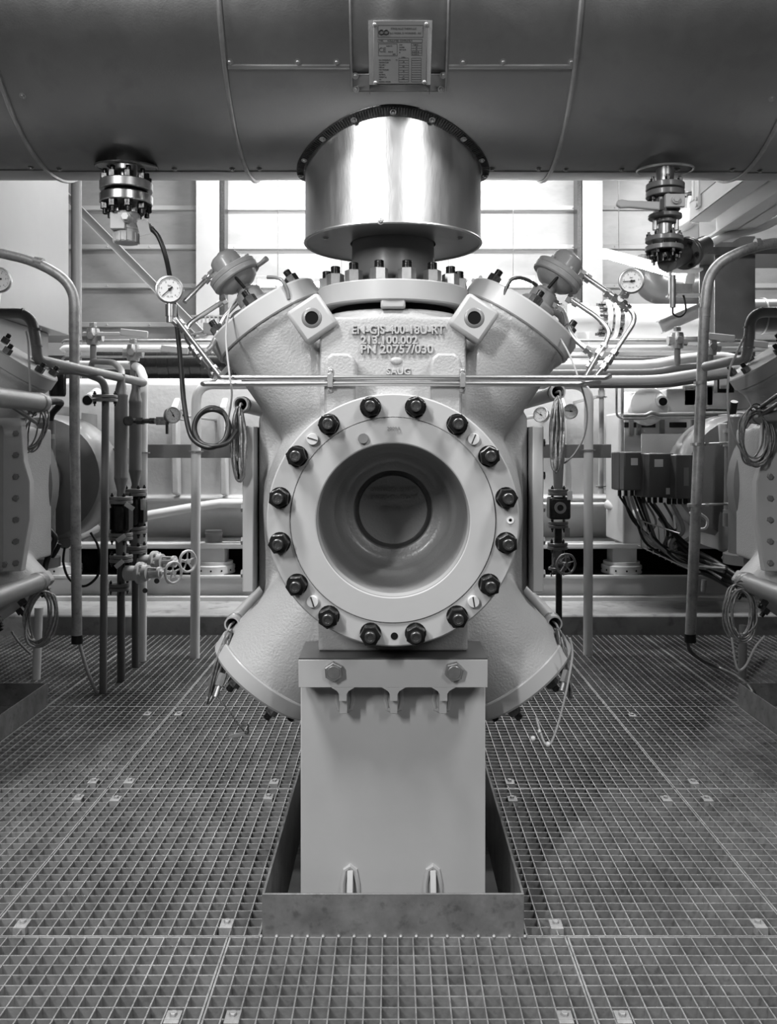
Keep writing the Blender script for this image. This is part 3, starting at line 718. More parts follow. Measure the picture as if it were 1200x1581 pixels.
run('impulse_tube', 'bent tube from the bowl of the left actuator down past the gauge tube', [wl_(345, 465, 2.13), wl_(290, 501, 2.08), wl_(286, 520, 2.06), wl_(333, 583, 1.95)], r_, .03,
    [(wl_(343, 467, 2.13), V((.8, 0, .45)), .017, .026), (wl_(300, 541, 2.02), V((.06, 0, -.085)), .017, .026), (wl_(306, 549, 2.01), V((.06, 0, -.085)), .019, .02), (wl_(314, 560, 2.0), V((.06, 0, -.085)), .017, .026), (wl_(330, 581, 1.96), V((.06, 0, -.085)), .016, .02)], group=gi)
run('impulse_tube', 'S-bent tube from the left actuator base to the tee fitting', [wl_(372, 462, 2.13), wl_(342, 492, 2.1), wl_(332, 530, 2.06), wl_(311, 549, 2.02)], r_, .04, [(wl_(318, 545, 2.03), V((-.6, 0, -.5)), .015, .018)], group=gi)
# right side
run('impulse_tube', 'tube from the rim of the right actuator through the gauge tee and down', [wl_(898, 423, 2.12), wl_(966, 470, 2.05), wl_(980, 487, 2.04), wl_(978, 500, 2.04), wl_(944, 552, 2.02), wl_(918, 583, 1.98)], r_, .035,
    [(wl_(903, 427, 2.12), V((.75, 0, -.5)), .021, .030), (wl_(942, 455, 2.08), V((.75, 0, -.5)), .020, .026), (wl_(954, 464, 2.06), V((.75, 0, -.5)), .018, .030), (wl_(966, 473, 2.05), V((.7, 0, -.6)), .020, .024), (wl_(946, 549, 2.02), V((-.5, 0, -.7)), .017, .028), (wl_(936, 562, 2.0), V((-.5, 0, -.7)), .019, .03)], group=gi)
run('impulse_tube', 'bent tube from the bowl of the right actuator down to the tee fitting', [wl_(878, 460, 2.12), wl_(925, 491, 2.07), wl_(942, 512, 2.05), wl_(936, 530, 2.04), wl_(925, 545, 2.03), wl_(903, 583, 1.98)], r_, .03,
    [(wl_(884, 464, 2.12), V((.75, 0, -.5)), .020, .032), (wl_(931, 537, 2.04), V((-.5, 0, -.7)), .017, .022), (wl_(922, 549, 2.03), V((-.5, 0, -.7)), .018, .034), (wl_(914, 562, 2.02), V((-.5, 0, -.7)), .019, .024)], group=gi)
run('impulse_tube', 'S-bent tube from the right actuator base to the tee fitting', [wl_(858, 470, 2.13), wl_(870, 480, 2.12), wl_(880, 512, 2.07), wl_(890, 527, 2.05), wl_(916, 547, 2.03)], r_, .035,
    [(wl_(861, 472, 2.12), V((.75, 0, -.5)), .020, .030), (wl_(910, 543, 2.03), V((.7, 0, -.55)), .018, .026)], group=gi)
b = MB(); q = wl_(957, 462, 2.05); b.cyl(q, wl_(966, 448, 2.04), .0075, n=14); b.cyl(q-V((0, .01, 0)), q+V((0, .01, 0)), .008, n=14)
tag(b.build('gauge_adapter', 'stainless', at=q), 'small stainless adapter under the right gauge', 'fitting')
# vent pigtails and small hoses on the covers
def cable(name, label, pts, r, m_='rubber', cat='cable', group=None, n=8, k=8, at=None):
    P_ = spline(pts, k); return tag(MB().tube(P_, r, n).build(name, m_, at=P_[0], sharp=60), label, cat, group)
cable('vent_tube', 'short curved vent tube on the upper left valve cover', [W(446, 462, 2.02), W(444, 450, 2.02), W(437, 435, 2.02), W(427, 429, 2.03), W(413, 428, 2.04)], .0045, 'mid_paint', 'tube')
cable('vent_tube', 'dark curved tube from the upper right valve cover to the actuator', [W(779, 460, 2.02), W(782, 445, 2.02), W(790, 432, 2.02), W(803, 429, 2.03), W(820, 435, 2.06), W(829, 441, 2.07)], .0045, 'dark_steel', 'tube')
cable('drain_pipe', 'thick dark-grey bent pipe behind the left actuator base', fillet([W(378, 482, 2.3), W(362, 489, 2.3), W(362, 520, 2.3)], .05), .0125, 'mid_paint', 'pipe', n=14, k=2)
cable('drain_pipe', 'thick dark-grey bent pipe behind the right actuator base', fillet([W(852, 478, 2.3), W(870, 486, 2.3), W(870, 530, 2.3)], .05), .0125, 'mid_paint', 'pipe', n=14, k=2)
cable('sensor_wire', 'thin pale wire hanging from the left actuator past the long tubes to the cable bundle', [W(366, 460, 2.08), W(354, 480, 2.0), W(349, 520, 1.97), W(354, 575, 1.86), W(358, 610, 1.86), W(352, 650, 1.9), W(349, 660, 1.95)], .0022, 'grey_cable', 'wire')
cable('sensor_wire', 'thin wire from the right actuator curving down beside the cable bundle', [W(856, 488, 2.08), W(862, 515, 2.05), W(878, 545, 2.0), W(892, 580, 1.9), W(906, 630, 1.95), W(903, 670, 2.0), W(888, 700, 2.05), W(872, 715, 2.1)], .0022, 'grey_cable', 'wire')

# ------------------------------------------------------------------ conduits beside the cones and the cable bundles
def conduit(s, px, py, z1, label, D=2.12, L=.9, r=.0185):
    p = W(px, py, D); q_ = V((p.x, D+L, p.z)); T = thing('cable_conduit', label, 'conduit', p, 'cable conduits along the machine')
    MB().lathe([(r*.8, 0), (r, 0), (r, L), (r*.8, L)], p, (0, 1, 0), 28, closed=True).build('conduit_pipe', 'smooth_paint', T)
    MB().lathe([(r*.99, .03), (r*1.12, .032), (r*1.12, .042), (r*.99, .044)], p, (0, 1, 0), 28, closed=True).build('conduit_clamp', 'mid_paint', T)
    return p
cu = {}
for s, nm in ((-1, 'left'), (1, 'right')):
    cu[s, 1] = conduit(s, 371.5 if s < 0 else 862, 624 if s < 0 else 605, 0, 'open-ended cable conduit beside the upper %s cone' % nm)
    cu[s, 0] = conduit(s, 358 if s < 0 else 857, 964 if s < 0 else 963, 0, 'open-ended cable conduit beside the lower %s cone' % nm)
def bundle(label, top, bottom, wx, loops, seed, r=.0030, m_='cable_braid', lean=0.0, yd=.02, mid=.5):
    rnd = random.Random(seed); top = V(top); bot = V(bottom); b = MB()
    for k in range(loops):
        f_ = (k/(loops-1)*2-1) if loops > 1 else 0
        w_ = wx*(.35+.65*abs(f_))*(1 if f_ >= 0 else -1)+rnd.uniform(-.1, .1)*wx
        c_ = (top+bot)/2; L = (top-bot).length/2*(1-.04*rnd.random()); pts = []
        ax = (top-bot).normalized(); sd = V((1, 0, 0)); ph = rnd.uniform(-.1, .1)
        for i in range(14):
            t = 2*pi*i/14; e = 1 if cos(t) > -5 else .5
            pts.append(c_+ax*L*cos(t)+sd*(w_*.55*sin(t)+w_*.45*(1-cos(t)**2)*f_*0+rnd.uniform(-.0015, .0015))+V((0, yd*sin(t)*rnd.uniform(.4, 1), 0))+V((0, rnd.uniform(-.008, .008), 0)))
        b.tube(spline(pts, 4, closed=True), r*rnd.uniform(.8, 1.1), 7, closed=True)
    T = thing('cable_bundle', label, 'cable bundle', top, 'coiled cable bundles'); b.build('cable_loops', m_, T, sharp=60)
    return T
bundle('long loops of braided cable hanging from the upper left conduit', W(368, 628, 2.08), W(370, 744, 2.08), .030, 10, 1)
bundle('long loops of braided cable hanging from the upper right conduit', W(861, 612, 2.08), W(858, 730, 2.08), .026, 11, 2)
bundle('loops of cable drooping from the lower left conduit', W(356, 972, 2.09), W(322, 1086, 2.09), .016, 8, 3)
bundle('loops of cable drooping from the lower right conduit', W(862, 970, 2.09), W(880, 1078, 2.09), .016, 9, 4)
for s in (-1, 1):                                    # wires coming out of the conduits
    p = cu[s, 1]; cable('sensor_wire', 'wire coming out of the upper %s conduit' % ('left' if s < 0 else 'right'), [p+V((0, .03, 0)), p+V((.002, -.015, -.002)), p+V((0, -.022, -.04)), p+V((-.005, -.01, -.12))], .0028, 'grey_cable', 'wire')
    p = cu[s, 0]; cable('sensor_wire', 'wire coming out of the lower %s conduit' % ('left' if s < 0 else 'right'), [p+V((0, .03, 0)), p+V((.004*s, -.015, -.006)), p+V((.006*s, -.02, -.05)), p+V((.02*s, 0, -.13))], .0028, 'grey_cable', 'wire')
cable('sensor_wire', 'loose braided wire looping from the lower right bundle to the cover nut', [W(880, 985, 2.0), W(884, 1010, 2.0), W(876, 1060, 1.98), W(864, 1110, 1.97), W(852, 1145, 1.96), W(843, 1149, 1.96), W(836, 1135, 1.97), W(828, 1108, 1.99)], .0028, 'grey_cable', 'wire')
b = MB(); b.sphere(W(846, 1149, 1.96), .006, 6); b.sphere(W(823, 1140, 1.96), .006, 6); b.sphere(W(833, 1129, 1.97), .004, 6)
tag(b.build('wire_ends', 'tag', at=W(846, 1149, 1.96)), 'taped wire ends dangling under the lower right cover', 'wire end')
cable('sensor_wire', 'thin dark wire dangling under the lower left cover', [W(334, 1076, 2.0), W(352, 1095, 1.99), W(368, 1118, 1.98), W(382, 1133, 1.98), W(383, 1118, 1.98)], .0018, 'dark_steel', 'wire')
tag(MB().box(W(366, 1135, 1.97), (.036, .006, .007), Matrix.Rotation(-.2, 3, 'Y')).build('wire_tag', 'mid_paint', at=W(366, 1135, 1.97)), 'small dark tag hanging on a wire under the lower left cover', 'tag')
b = MB(); p = W(345, 1040, 2.05); d = (W(334, 1072, 2.03)-p).normalized(); b.hexa(p, p+d*.03, .018); b.cyl(p+d*.028, p+d*.055, .006, n=12)
tag(b.build('cable_gland', 'zinc', at=p), 'metal cable gland at the lower left cover rim', 'cable gland')
b = MB(); p = W(875, 1036, 2.05); d = (W(868, 1062, 2.03)-p).normalized(); b.hexa(p, p+d*.03, .018); b.cyl(p+d*.028, p+d*.05, .006, n=12)
tag(b.build('cable_gland', 'zinc', at=p), 'metal cable gland at the lower right cover rim', 'cable gland')

# ------------------------------------------------------------------ generic flange and valves
def flange(b, c, ax, r, t, nb=4, bolt=True, gap=.003, pair=True, ph=.4, bl=None):
    ax = V(ax).normalized(); c = V(c); R = frame(ax)
    for sg in ((-1, 1) if pair else (1,)):
        o = c+ax*sg*(gap/2) if sg > 0 else c-ax*(gap/2+t)
        b.lathe([(0, 0), (r*.97, 0), (r, t*.1), (r, t*.9), (r*.97, t), (0, t)], o, ax, 32)
    if bolt:
        L = t+gap/2 if pair else t
        for k in range(nb):
            a = 2*pi*k/nb+ph; p = c+R@V((r*.8*cos(a), r*.8*sin(a), 0)); af = r*.24
            b.m, mm = 1, b.m
            b.hexa(p+ax*L, p+ax*(L+af*.8), af); b.cyl(p+ax*L, p+ax*(L+af*1.3), af*.3, n=8)
            b.hexa(p-ax*(L+af*.8), p-ax*L, af); b.cyl(p-ax*(L+af*1.6), p-ax*L, af*.3, n=8); b.m = mm
def handwheel(b, c, ax, R_, r=.006, spokes=4):
    ax = V(ax).normalized(); F_ = frame(ax); c = V(c)
    pts = [c+F_@V((R_*cos(t), R_*sin(t), 0)) for t in [2*pi*k/24 for k in range(24)]]
    b.tube(pts, [r*(1.25 if k % 4 == 0 else 1) for k in range(24)], 8, closed=True)
    for k in range(spokes):
        t = 2*pi*k/spokes+.3; b.tube([c+ax*(-.004), c+F_@V((R_*cos(t), R_*sin(t), 0))], r*.7, 6)
    b.cyl(c-ax*.01, c+ax*.008, r*1.9, n=12)

# left: level transmitter hanging below the header
LT = W(195, 300, 2.0); xl = LT.x
T = thing('level_transmitter', 'flanged level transmitter with pale housing hanging below the header pipe at left', 'transmitter', LT)
DD = 2.10; s2 = DD/F
def zz_(py): return CH-(py-HY)/F*DD
xl = (195-HX)/F*DD
b = MB(); b.cyl((xl, DD, zz_(300)), (xl, DD, PZ-PR+.06), .026, n=24); b.build('nozzle', 'zinc', T)
b = MB(); b.lathe([(.045, 0), (.072, 0), (.072, .0025), (.045, .0025)], (xl, DD, PZ-sqrt(PR**2-(DD-PY)**2)-.004), (-.0, -.12, 1), 40, closed=True); b.tube([(xl+.071*cos(t), DD+.071*sin(t), PZ-sqrt(PR**2-(DD-PY)**2)-.004+.0085*sin(t)) for t in [2*pi*k/40 for k in range(40)]], .0025, 6, closed=True)
b.build('penetration_collar', 'dark_steel', T)
b = MB(); b.lathe([(0, 0), (.060, 0), (.062, .002), (.062, .020), (.060, .022), (0, .022)], (xl, DD, zz_(296)), (0, 0, 1), 48); b.build('upper_flange', 'zinc', T)
b = MB(); b.lathe([(0, 0), (.060, 0), (.062, .002), (.062, .020), (.060, .022), (0, .022)], (xl, DD, zz_(316)), (0, 0, 1), 48); b.build('lower_flange', 'stainless', T)
MB().cyl((xl, DD, zz_(302)), (xl, DD, zz_(296)), .05, n=32).build('flange_gasket', 'black_void', T)
for k in range(8):
    t = 2*pi*(k+.5)/8; x, y = xl+.048*cos(t), DD+.048*sin(t)
    inst('flange_bolt_nut', NUT_S, T, (x, y, zz_(296)+.022), (0, 0, 1)); inst('flange_bolt_nut', NUT_S, T, (x, y, zz_(316)), (0, 0, -1))
b = MB(); b.cyl((xl, DD, zz_(345)), (xl, DD, zz_(314)), .013, n=18); b.cyl((xl-.018, DD, zz_(343)), (xl-.018, DD, zz_(314)), .009, n=12); b.cyl((xl+.018, DD, zz_(343)), (xl+.018, DD, zz_(314)), .009, n=12)
b.build('sensor_neck', 'zinc', T)
q = V((xl, DD-.0, zz_(350))); b = MB(); b.lathe([(0, .0), (.030, .0), (.032, .004), (.032, .040), (.028, .044), (0, .044)], (xl, DD, zz_(357)), (0, 0, 1), 24)
b.box((xl-.010, DD-.022, zz_(346)), (.036, .03, .040)); b.cyl((xl+.012, DD-.045, zz_(342)), (xl+.012, DD, zz_(342)), .012, n=18); b.cyl((xl, DD-.01, zz_(345)), (xl+.045, DD-.01, zz_(347)), .010, n=16)
b.build('transmitter_housing', 'light_paint', T, bevel=.002)
b = MB(); b.hexa((xl+.012, DD-.052, zz_(342)), (xl+.012, DD-.044, zz_(342)), .016); b.build('blanking_plug', 'white_paint', T)
b = MB(); n_ = 28; pr = [(.0, 0), (.026, 0), (.029, .004), (.030, .026), (.031, .030), (0, .030)]; b.lathe(pr, (xl, DD, zz_(376)), (0, 0, 1), 28)
for k in range(14):
    t = 2*pi*k/14; b.box((xl+.0295*cos(t), DD+.0295*sin(t), zz_(368)), (.004, .004, .022), Matrix.Rotation(t, 3, 'Z'))
b.build('screw_cover', 'light_paint', T)
q = W(222, 352, 2.05); MB().box(q, (.026, .0015, .034), Matrix.Rotation(-.25, 3, 'Y')).build('tag_plate', 'mid_paint', T)
b = MB(); p = W(229, 350, 2.07); d = (W(238, 357, 2.06)-p).normalized(); b.hexa(p-d*.02, p, .016); b.cyl(p, p+d*.014, .0075, n=12); b.build('cable_gland', 'zinc', T)
cable('black_cable', 'thick black cable curving from the transmitter down to a coiled loop at left', [W(236, 355, 2.06), W(246, 368, 2.05), W(257, 400, 2.05), W(266, 450, 2.07), W(273, 500, 2.08), W(279, 560, 2.08), W(284, 620, 2.07), W(292, 665, 2.05), W(303, 683, 2.03), W(325, 691, 2.02), W(346, 680, 2.03), W(352, 655, 2.05), W(342, 634, 2.06), W(322, 630, 2.06), W(305, 644, 2.05), W(300, 665, 2.04), W(310, 683, 2.03), W(330, 689, 2.02), W(352, 683, 2.03), W(365, 665, 2.06)], .0058, 'rubber', 'cable', n=10)
cable('black_cable', 'second loop of the black cable coil beside the white upright pipe', [W(328+27*cos(t), 661-28*sin(t), 2.055+.01*sin(3*t)) for t in [2*pi*k/12 for k in range(13)]], .005, 'rubber', 'cable', n=10)

# right: ball valve stack hanging below the header
DV = 2.12; xv = (1027-HX)/F*DV
def zv(py): return CH-(py-HY)/F*DV
T = thing('drain_valve', 'flanged ball valve with a pale lever hanging below the header pipe at right', 'valve', (xv, DV, zv(400)))
b = MB(); b.cyl((xv, DV, zv(290)), (xv, DV, PZ-PR+.06), .021, n=24); b.build('nozzle', 'zinc', T)
b = MB(); b.tube([(xv+.066*cos(t), DV+.066*sin(t), PZ-sqrt(PR**2-(DV-PY)**2)-.003+.006*sin(t)) for t in [2*pi*k/40 for k in range(40)]], .0028, 6, closed=True); b.build('penetration_collar', 'zinc', T)
b = MB(); flange(b, (xv, DV, zv(295)), (0, 0, 1), .046, .014, 6, gap=.004); b.build('upper_flange', ['mid_paint', 'black_steel'], T)
b = MB(); b.cyl((xv, DV, zv(345)), (xv, DV, zv(298)), .026, n=24); b.box((xv+.004, DV, zv(318)), (.052, .05, .034)); b.lathe([(0, 0), (.040, 0), (.040, .010), (0, .010)], (xv, DV, zv(338)), (0, 0, 1), 32)
b.build('valve_body', 'mid_paint', T, bevel=.002)
b = MB(); p = (xv+.009, DV-.045, zv(318)); b.box(p, (.046, .012, .030)); b.cyl(V(p)+V((0, -.014, 0)), V(p)+V((0, .03, 0)), .010, n=16); b.hexa(V(p)+V((0, -.017, 0)), V(p)+V((0, -.006, 0)), .013); b.build('stem_plate', 'light_paint', T, bevel=.002)
b = MB(); L0, L1 = W(1018, 318, DV-.055), W(952, 315, DV-.055)
b.prism([(L0.x, L0.z-.012), (L0.x, L0.z+.009), (L1.x+.03, L1.z+.006), (L1.x+.012, L1.z+.009), (L1.x, L1.z+.006), (L1.x-.002, L1.z-.004), (L1.x+.008, L1.z-.011), (L1.x+.03, L1.z-.010)], DV-.064, DV-.052)
b.build('lever', 'light_paint', T, bevel=.003)
b = MB(); b.cyl((xv, DV, zv(372)), (xv, DV, zv(338)), .017, n=20)
for sg in (-1, 1): b.cyl((xv+sg*.026, DV-.005, zv(356)), (xv+sg*.026, DV-.005, zv(340)), .006, n=10); b.m = 0
b.build('spool', 'zinc', T)
b = MB(); flange(b, (xv-.002, DV, zv(377)), (0, 0, 1), .045, .012, 6, gap=.010, ph=.8); b.build('lower_flange', ['mid_paint', 'black_steel'], T)
b = MB(); b.cyl((xv+.004, DV, zv(405)), (xv+.004, DV, zv(382)), .022, n=20); flange(b, (xv, DV, zv(390)), (0, 0, 1), .040, .010, 6, pair=False, ph=.1); b.build('lower_spool', ['black_steel', 'black_steel'], T)
b = MB(); p = W(1030, 405, DV); q = W(1088, 378, DV+.2); b.cyl(p, q, .024, n=20)
flange(b, W(1060, 391, DV+.09), q-p, .040, .012, 6, ph=.1); b.build('side_branch', ['dark_paint', 'black_steel'], T)

# ================================================================== FLOOR-TO-HEADER PIPES, LEFT AND RIGHT
def pipe(label, pts, r, m_, bend=.06, extra=None, name='pipe', cat='pipe', group=None, n=18):
    P_ = fillet(pts, bend, 8); T = thing(name, label, cat, P_[0], group)
    MB().tube(P_, r, n).build('pipe_run', m_, T, sharp=50); return T
def collar(T, p, ax, r, L, m_, name='coupling'):
    p = V(p); ax = V(ax).normalized(); MB().cyl(p-ax*L/2, p+ax*L/2, r, n=20).build(name, m_, T)
DPp = 3.75; k_ = DPp/F
# galvanised conduit poles with swan-neck tops
T = pipe('galvanised conduit pole with a swan-neck top at the left', [W(-60, 377, DPp), W(58, 404, DPp), W(115, 440, DPp), W(115, 640, DPp), W(119, 985, DPp)], .0215, 'galvanised', .18, name='conduit_pole', cat='conduit')
collar(T, W(60, 405, DPp), V((1, 0, -.24)), .023, .035, 'galvanised'); collar(T, W(115, 506, DPp), (0, 0, 1), .0228, .05, 'galvanised'); collar(T, W(118.5, 845, DPp), (0, 0, 1), .0235, .012, 'galvanised'); collar(T, W(119, 987, DPp), (0, 0, 1), .0235, .036, 'rubber', 'end_cap')
T = pipe('leaning galvanised conduit pole with a swan-neck top at the right', [W(1262, 372, DPp), W(1170, 376, DPp), W(1096, 412, DPp), W(1088, 480, DPp), W(1079, 690, DPp), W(1066, 985, DPp)], .0225, 'galvanised', .18, name='conduit_pole', cat='conduit')
collar(T, W(1170, 377, DPp), V((1, 0, .05)), .025, .02, 'galvanised'); collar(T, W(1088, 482, DPp), (0, 0, 1), .0245, .04, 'galvanised'); collar(T, W(1066, 985, DPp), (-.03, 0, 1), .0245, .036, 'rubber', 'end_cap')
collar(T, W(1081, 591, DPp), (0, 0, 1), .026, .012, 'zinc', 'pipe_clip'); collar(T, W(1076, 686, DPp), (0, 0, 1), .026, .012, 'zinc', 'pipe_clip'); collar(T, W(1071, 780, DPp), (0, 0, 1), .026, .012, 'zinc', 'pipe_clip')
cable('floor_cable', 'pale cable from the left conduit pole end slanting to the grating', [W(122, 990, DPp), W(133, 1030, DPp-.02), W(146, 1063, DPp-.03), W(151, 1070, DPp-.03)], .008, 'grey_cable')
cable('floor_cable', 'dark cable from the right conduit pole end curving along the grating', [W(1062, 990, DPp), W(1066, 1005, DPp), W(1085, 1020, DPp-.0), W(1110, 1031, DPp-.0), W(1135, 1043, DPp-.1), W(1155, 1058, DPp-.2), W(1163, 1070, DPp-.25)], .008, 'dark_paint')
# tie rods from the right pole
for py, x2 in ((686, 1128), (780, 1124)):
    b = MB(); p, q = W(1078, py, DPp), W(x2, py-2, DPp+.05); b.cyl(p, q, .005, n=8); b.hexa(p+V((.03, 0, 0)), p+V((.045, 0, 0)), .016)
    tag(b.build('tie_rod', 'zinc', at=p), 'thin threaded tie rod %s on the right conduit pole' % ('higher' if py < 700 else 'lower'), 'rod')
# dark thin pole with flange (x 160)
D_ = 3.73; T = pipe('slim dark-grey vertical pipe with a flange near its top, left', [W(82, 573, 3.6), W(120, 572, 3.62), W(162, 588, D_), W(163, 620, D_), W(159, 1070, D_)], .0155, 'mid_paint', .07)
b = MB(); flange(b, W(162, 615, D_), (0, 0, 1), .052, .012, 4, ph=.2, gap=.004); b.build('pipe_flange', ['mid_paint', 'black_steel'], T)
# white uprights
T = pipe('white upright pipe with a bent top at the left behind the sheet-metal machine', [W(400, 594, 4.5), W(303, 594, 4.36), W(303, 660, 4.36), W(301, 1016, 4.36)], .0235, 'white_paint', .09); collar(T, W(303, 697, 4.36), (0, 0, 1), .036, .007, 'zinc', 'pipe_clip'); collar(T, W(303, 593, 4.36), (1, 0, 0), .024, .01, 'white_paint') if False else None
T = pipe('white upright pipe at the right of the central machine', [W(820, 594, 4.5), W(910, 594, 4.43), W(909, 660, 4.43), W(908, 1014, 4.43)], .0235, 'white_paint', .09); collar(T, W(909, 695, 4.43), (0, 0, 1), .036, .007, 'zinc', 'pipe_clip')
T = pipe('white vertical pipe behind the left pair of dark valve risers', [W(100, 563, 4.9), W(214, 564, 4.5), W(222, 585, 4.3), W(221, 620, 4.3), W(219, 1020, 4.3)], .0225, 'white_paint', .10); collar(T, W(221, 699, 4.3), (0, 0, 1), .034, .007, 'zinc', 'pipe_clip')
# risers with reducers, valves, wheels
def stack(label, px, D, rt, rr, ytop, ybot, fl, wheel, topy=578):
    s_ = D/F; P = lambda x, y, d=0: W(x, y, D+d); T = thing('valve_riser', label, 'pipe', P(px, ybot))
    x0 = px
    prof = [(rr*.6*s_, topy), (rr*.6*s_, ytop), (rt*s_, ytop+22), (rt*s_, ybot-10-0)]
    b = MB(); f0 = fl[0]
    zs = [(rr*s_, topy), (rr*s_, ytop), (rt*s_, ytop+18), (rt*s_*1.04, ytop+19), (rt*s_*1.04, ytop+22), (rt*s_, ytop+23), (rt*s_, f0-30), (rt*s_*1.03, f0-29), (rt*s_*1.03, f0-27), (rr*s_, f0-8), (rr*s_, f0)]
    top = CH-(topy-HY)*s_
    b.lathe([(r, -(y-topy)*s_) for r, y in reversed(zs)], P(px, topy), (0, 0, 1), 28); b.build('riser_pipe', 'mid_paint', T)
    for y in fl:
        b = MB(); flange(b, P(px, y+6), (0, 0, 1), 17.5*s_, 5*s_, 4, ph=.6, gap=.003); b.build('pipe_flange', ['mid_paint', 'black_steel'], T)
    # check valve / sight body between first two flanges
    b = MB(); b.lathe([(12*s_, 0), (14*s_, 4*s_), (14*s_, (fl[1]-fl[0]-16)*s_), (11*s_, (fl[1]-fl[0]-12)*s_)], P(px, fl[1]), (0, 0, 1), 20)
    b.span(P(px+6, fl[0]+18, -.04), P(px+19, fl[1]-6, .03)); b.span(P(px-18, fl[0]+18, -.04), P(px-8, fl[1]-6, .03)); b.build('check_valve_body', 'black_steel', T, bevel=.004)
    b = MB(); b.cyl(P(px, fl[2]+4), P(px, fl[1]+6), 7*s_, 9*s_, n=18); b.build('spool', 'mid_paint', T)
    b = MB(); b.cyl(P(px, ybot), P(px, fl[2]+8), rr*s_, n=18); b.build('lower_pipe', 'dark_paint', T)
    if wheel:
        wx, wy, dirx = wheel; c = P(px+8, wy); g = MB(); d = V((1, -.25, .05)).normalized()
        g.cyl(c, c+d*18*s_, 12*s_, 11*s_, n=18); o = c+d*22*s_
        g.lathe([(0, 0), (17*s_, 0), (17*s_, 5*s_), (13*s_, 6*s_), (12*s_, 16*s_), (0, 16*s_)], o, d, 24)
        for k in range(6):
            t = k*pi/3; pp = o+frame(d)@V((13*s_*cos(t), 13*s_*sin(t), 5*s_)); g.hexa(pp, pp+d*4*s_, 5*s_)
        for sg in (-1, 1): g.cyl(o+d*14*s_+V((0, 0, sg*7*s_)), o+d*34*s_+V((0, 0, sg*6*s_)), 1.8*s_, n=8)
        g.cyl(o+d*12*s_, o+d*40*s_, 4.5*s_, n=12); g.lathe([(0, 0), (9*s_, 0), (9*s_, 4*s_), (0, 4*s_)], o+d*33*s_, d, 16); g.build('globe_valve', 'light_paint', T)
        g = MB(); wc = o+d*58*s_; g.cyl(o+d*36*s_, wc, 1.6*s_, n=8); handwheel(g, wc, d+V((.1, -.5, .0)), 16*s_, 2.0*s_, 5); g.build('handwheel', 'white_paint', T)
    return T, s_, P
T, s_, P_ = stack('front one of the two dark valve risers at the left, with pale handwheel', 187, 3.92, 10.2, 6, 590, 1052, [766, 822, 856], (255, 885, 1))
b = MB(); flange(b, P_(184, 906), (0, 0, 1), 15.5*s_, 5*s_, 4, gap=.003); b.build('pipe_flange', ['mid_paint', 'black_steel'], T)
T, s_, P_ = stack('rear one of the two dark valve risers at the left, with pale handwheel', 209, 4.17, 9.6, 5.5, 600, 1030, [754, 812, 842], (271, 868, 1), 585)
for (px, py, D, an, lab) in ((200, 782, 3.80, .6, 'upper'), (187, 831, 3.84, -.6, 'middle'), (184, 871, 3.84, -.7, 'lower'), (221, 779, 4.1, 0, 'rear')):
    q = W(px, py, D-.045); tag(MB().box(q, (.044, .0015, .020) if an else (.024, .0015, .05), Matrix.Rotation(an, 3, 'Y')).build('marking_tag', 'tag', at=q, bevel=.001), 'blank pale tag on the left valve risers, %s one' % lab, 'tag')
for px, py, D in ((242, 897, 3.85), (224, 912, 4.0)):
    q = W(px, py, D-.08); tag(MB().cyl(q, q+V((0, .002, 0)), .0115, n=20).build('round_tag', 'dark_paint', at=q), 'small dark round tag %s handwheels at left' % ('right below the' if px > 230 else 'lower, left of and below the'), 'tag')
# dark pipe with elbow crossing to the risers (left) and its twin at the right
T = pipe('dark-grey painted pipe stepping down and running right to the rear valve riser', [W(-60, 484, 3.25), W(48, 484, 3.25), W(56, 530, 3.25), W(58, 556, 3.27), W(75, 559, 3.32), W(223, 591, 4.17), W(211, 592, 4.2), W(210, 612, 4.17)], .0195, 'mid_paint', [0, .07, .04, .05, .05, .02, .02, 0][:8] if False else .055)
collar(T, W(57, 534, 3.25), (0, 0, 1), .0205, .006, 'mid_paint'); collar(T, W(55, 508, 3.25), (0, 0, 1), .0205, .006, 'mid_paint'); collar(T, W(36, 484, 3.25), (1, 0, 0), .0205, .006, 'mid_paint')
T = pipe('dark-grey painted pipe stepping down and running left behind the leaning pole', [W(1262, 482, 3.25), W(1160, 482, 3.25), W(1156, 530, 3.25), W(1152, 556, 3.27), W(1135, 556, 3.32), W(1090, 566, 3.55)], .0195, 'mid_paint', .055)
collar(T, W(1157, 545-8, 3.25), (0, 0, 1), .0205, .006, 'mid_paint'); collar(T, W(1157, 505, 3.25), (0, 0, 1), .0205, .006, 'mid_paint'); collar(T, W(1176, 482, 3.25), (1, 0, 0), .0205, .006, 'mid_paint')
# second smaller dark pipe under it at the left
# gauge branch on the rear riser
b = MB(); b.cyl(W(196, 650, 3.95), W(240, 650, 3.9), .011, n=12); b.hexa(W(212, 650, 3.93), W(222, 650, 3.92), .03); b.hexa(W(232, 650, 3.91), W(240, 650, 3.9), .026); b.box(W(251, 650, 3.88), (.05, .03, .035)); b.cyl(W(258, 652, 3.86), W(258, 670, 3.86), .007, n=8); b.cyl(W(193, 650, 3.93), W(199, 650, 3.9), .022, n=14)
tag(b.build('gauge_branch', 'dark_steel', at=W(196, 650, 3.95)), 'horizontal branch with stopcock on the left front riser carrying a tilted gauge', 'fitting')
gauge('tilted pressure gauge on the branch of the left valve riser', W(267, 641, 3.86), .036, 120, (.62, -.78, .1), group=None)
gauge('smaller tilted gauge half hidden behind the black cable', W(282, 641, 4.6), .030, 120, (.6, -.78, .15), stem=W(282, 641, 4.6)+V((0, .86, 0)))
gauge('round pressure gauge peeping out right of the upper right cable bundle', W(881, 635, 4.6), .040, 175, (.15, -1, .15), stem=W(881, 635, 4.6)+V((0, .86, 0)))
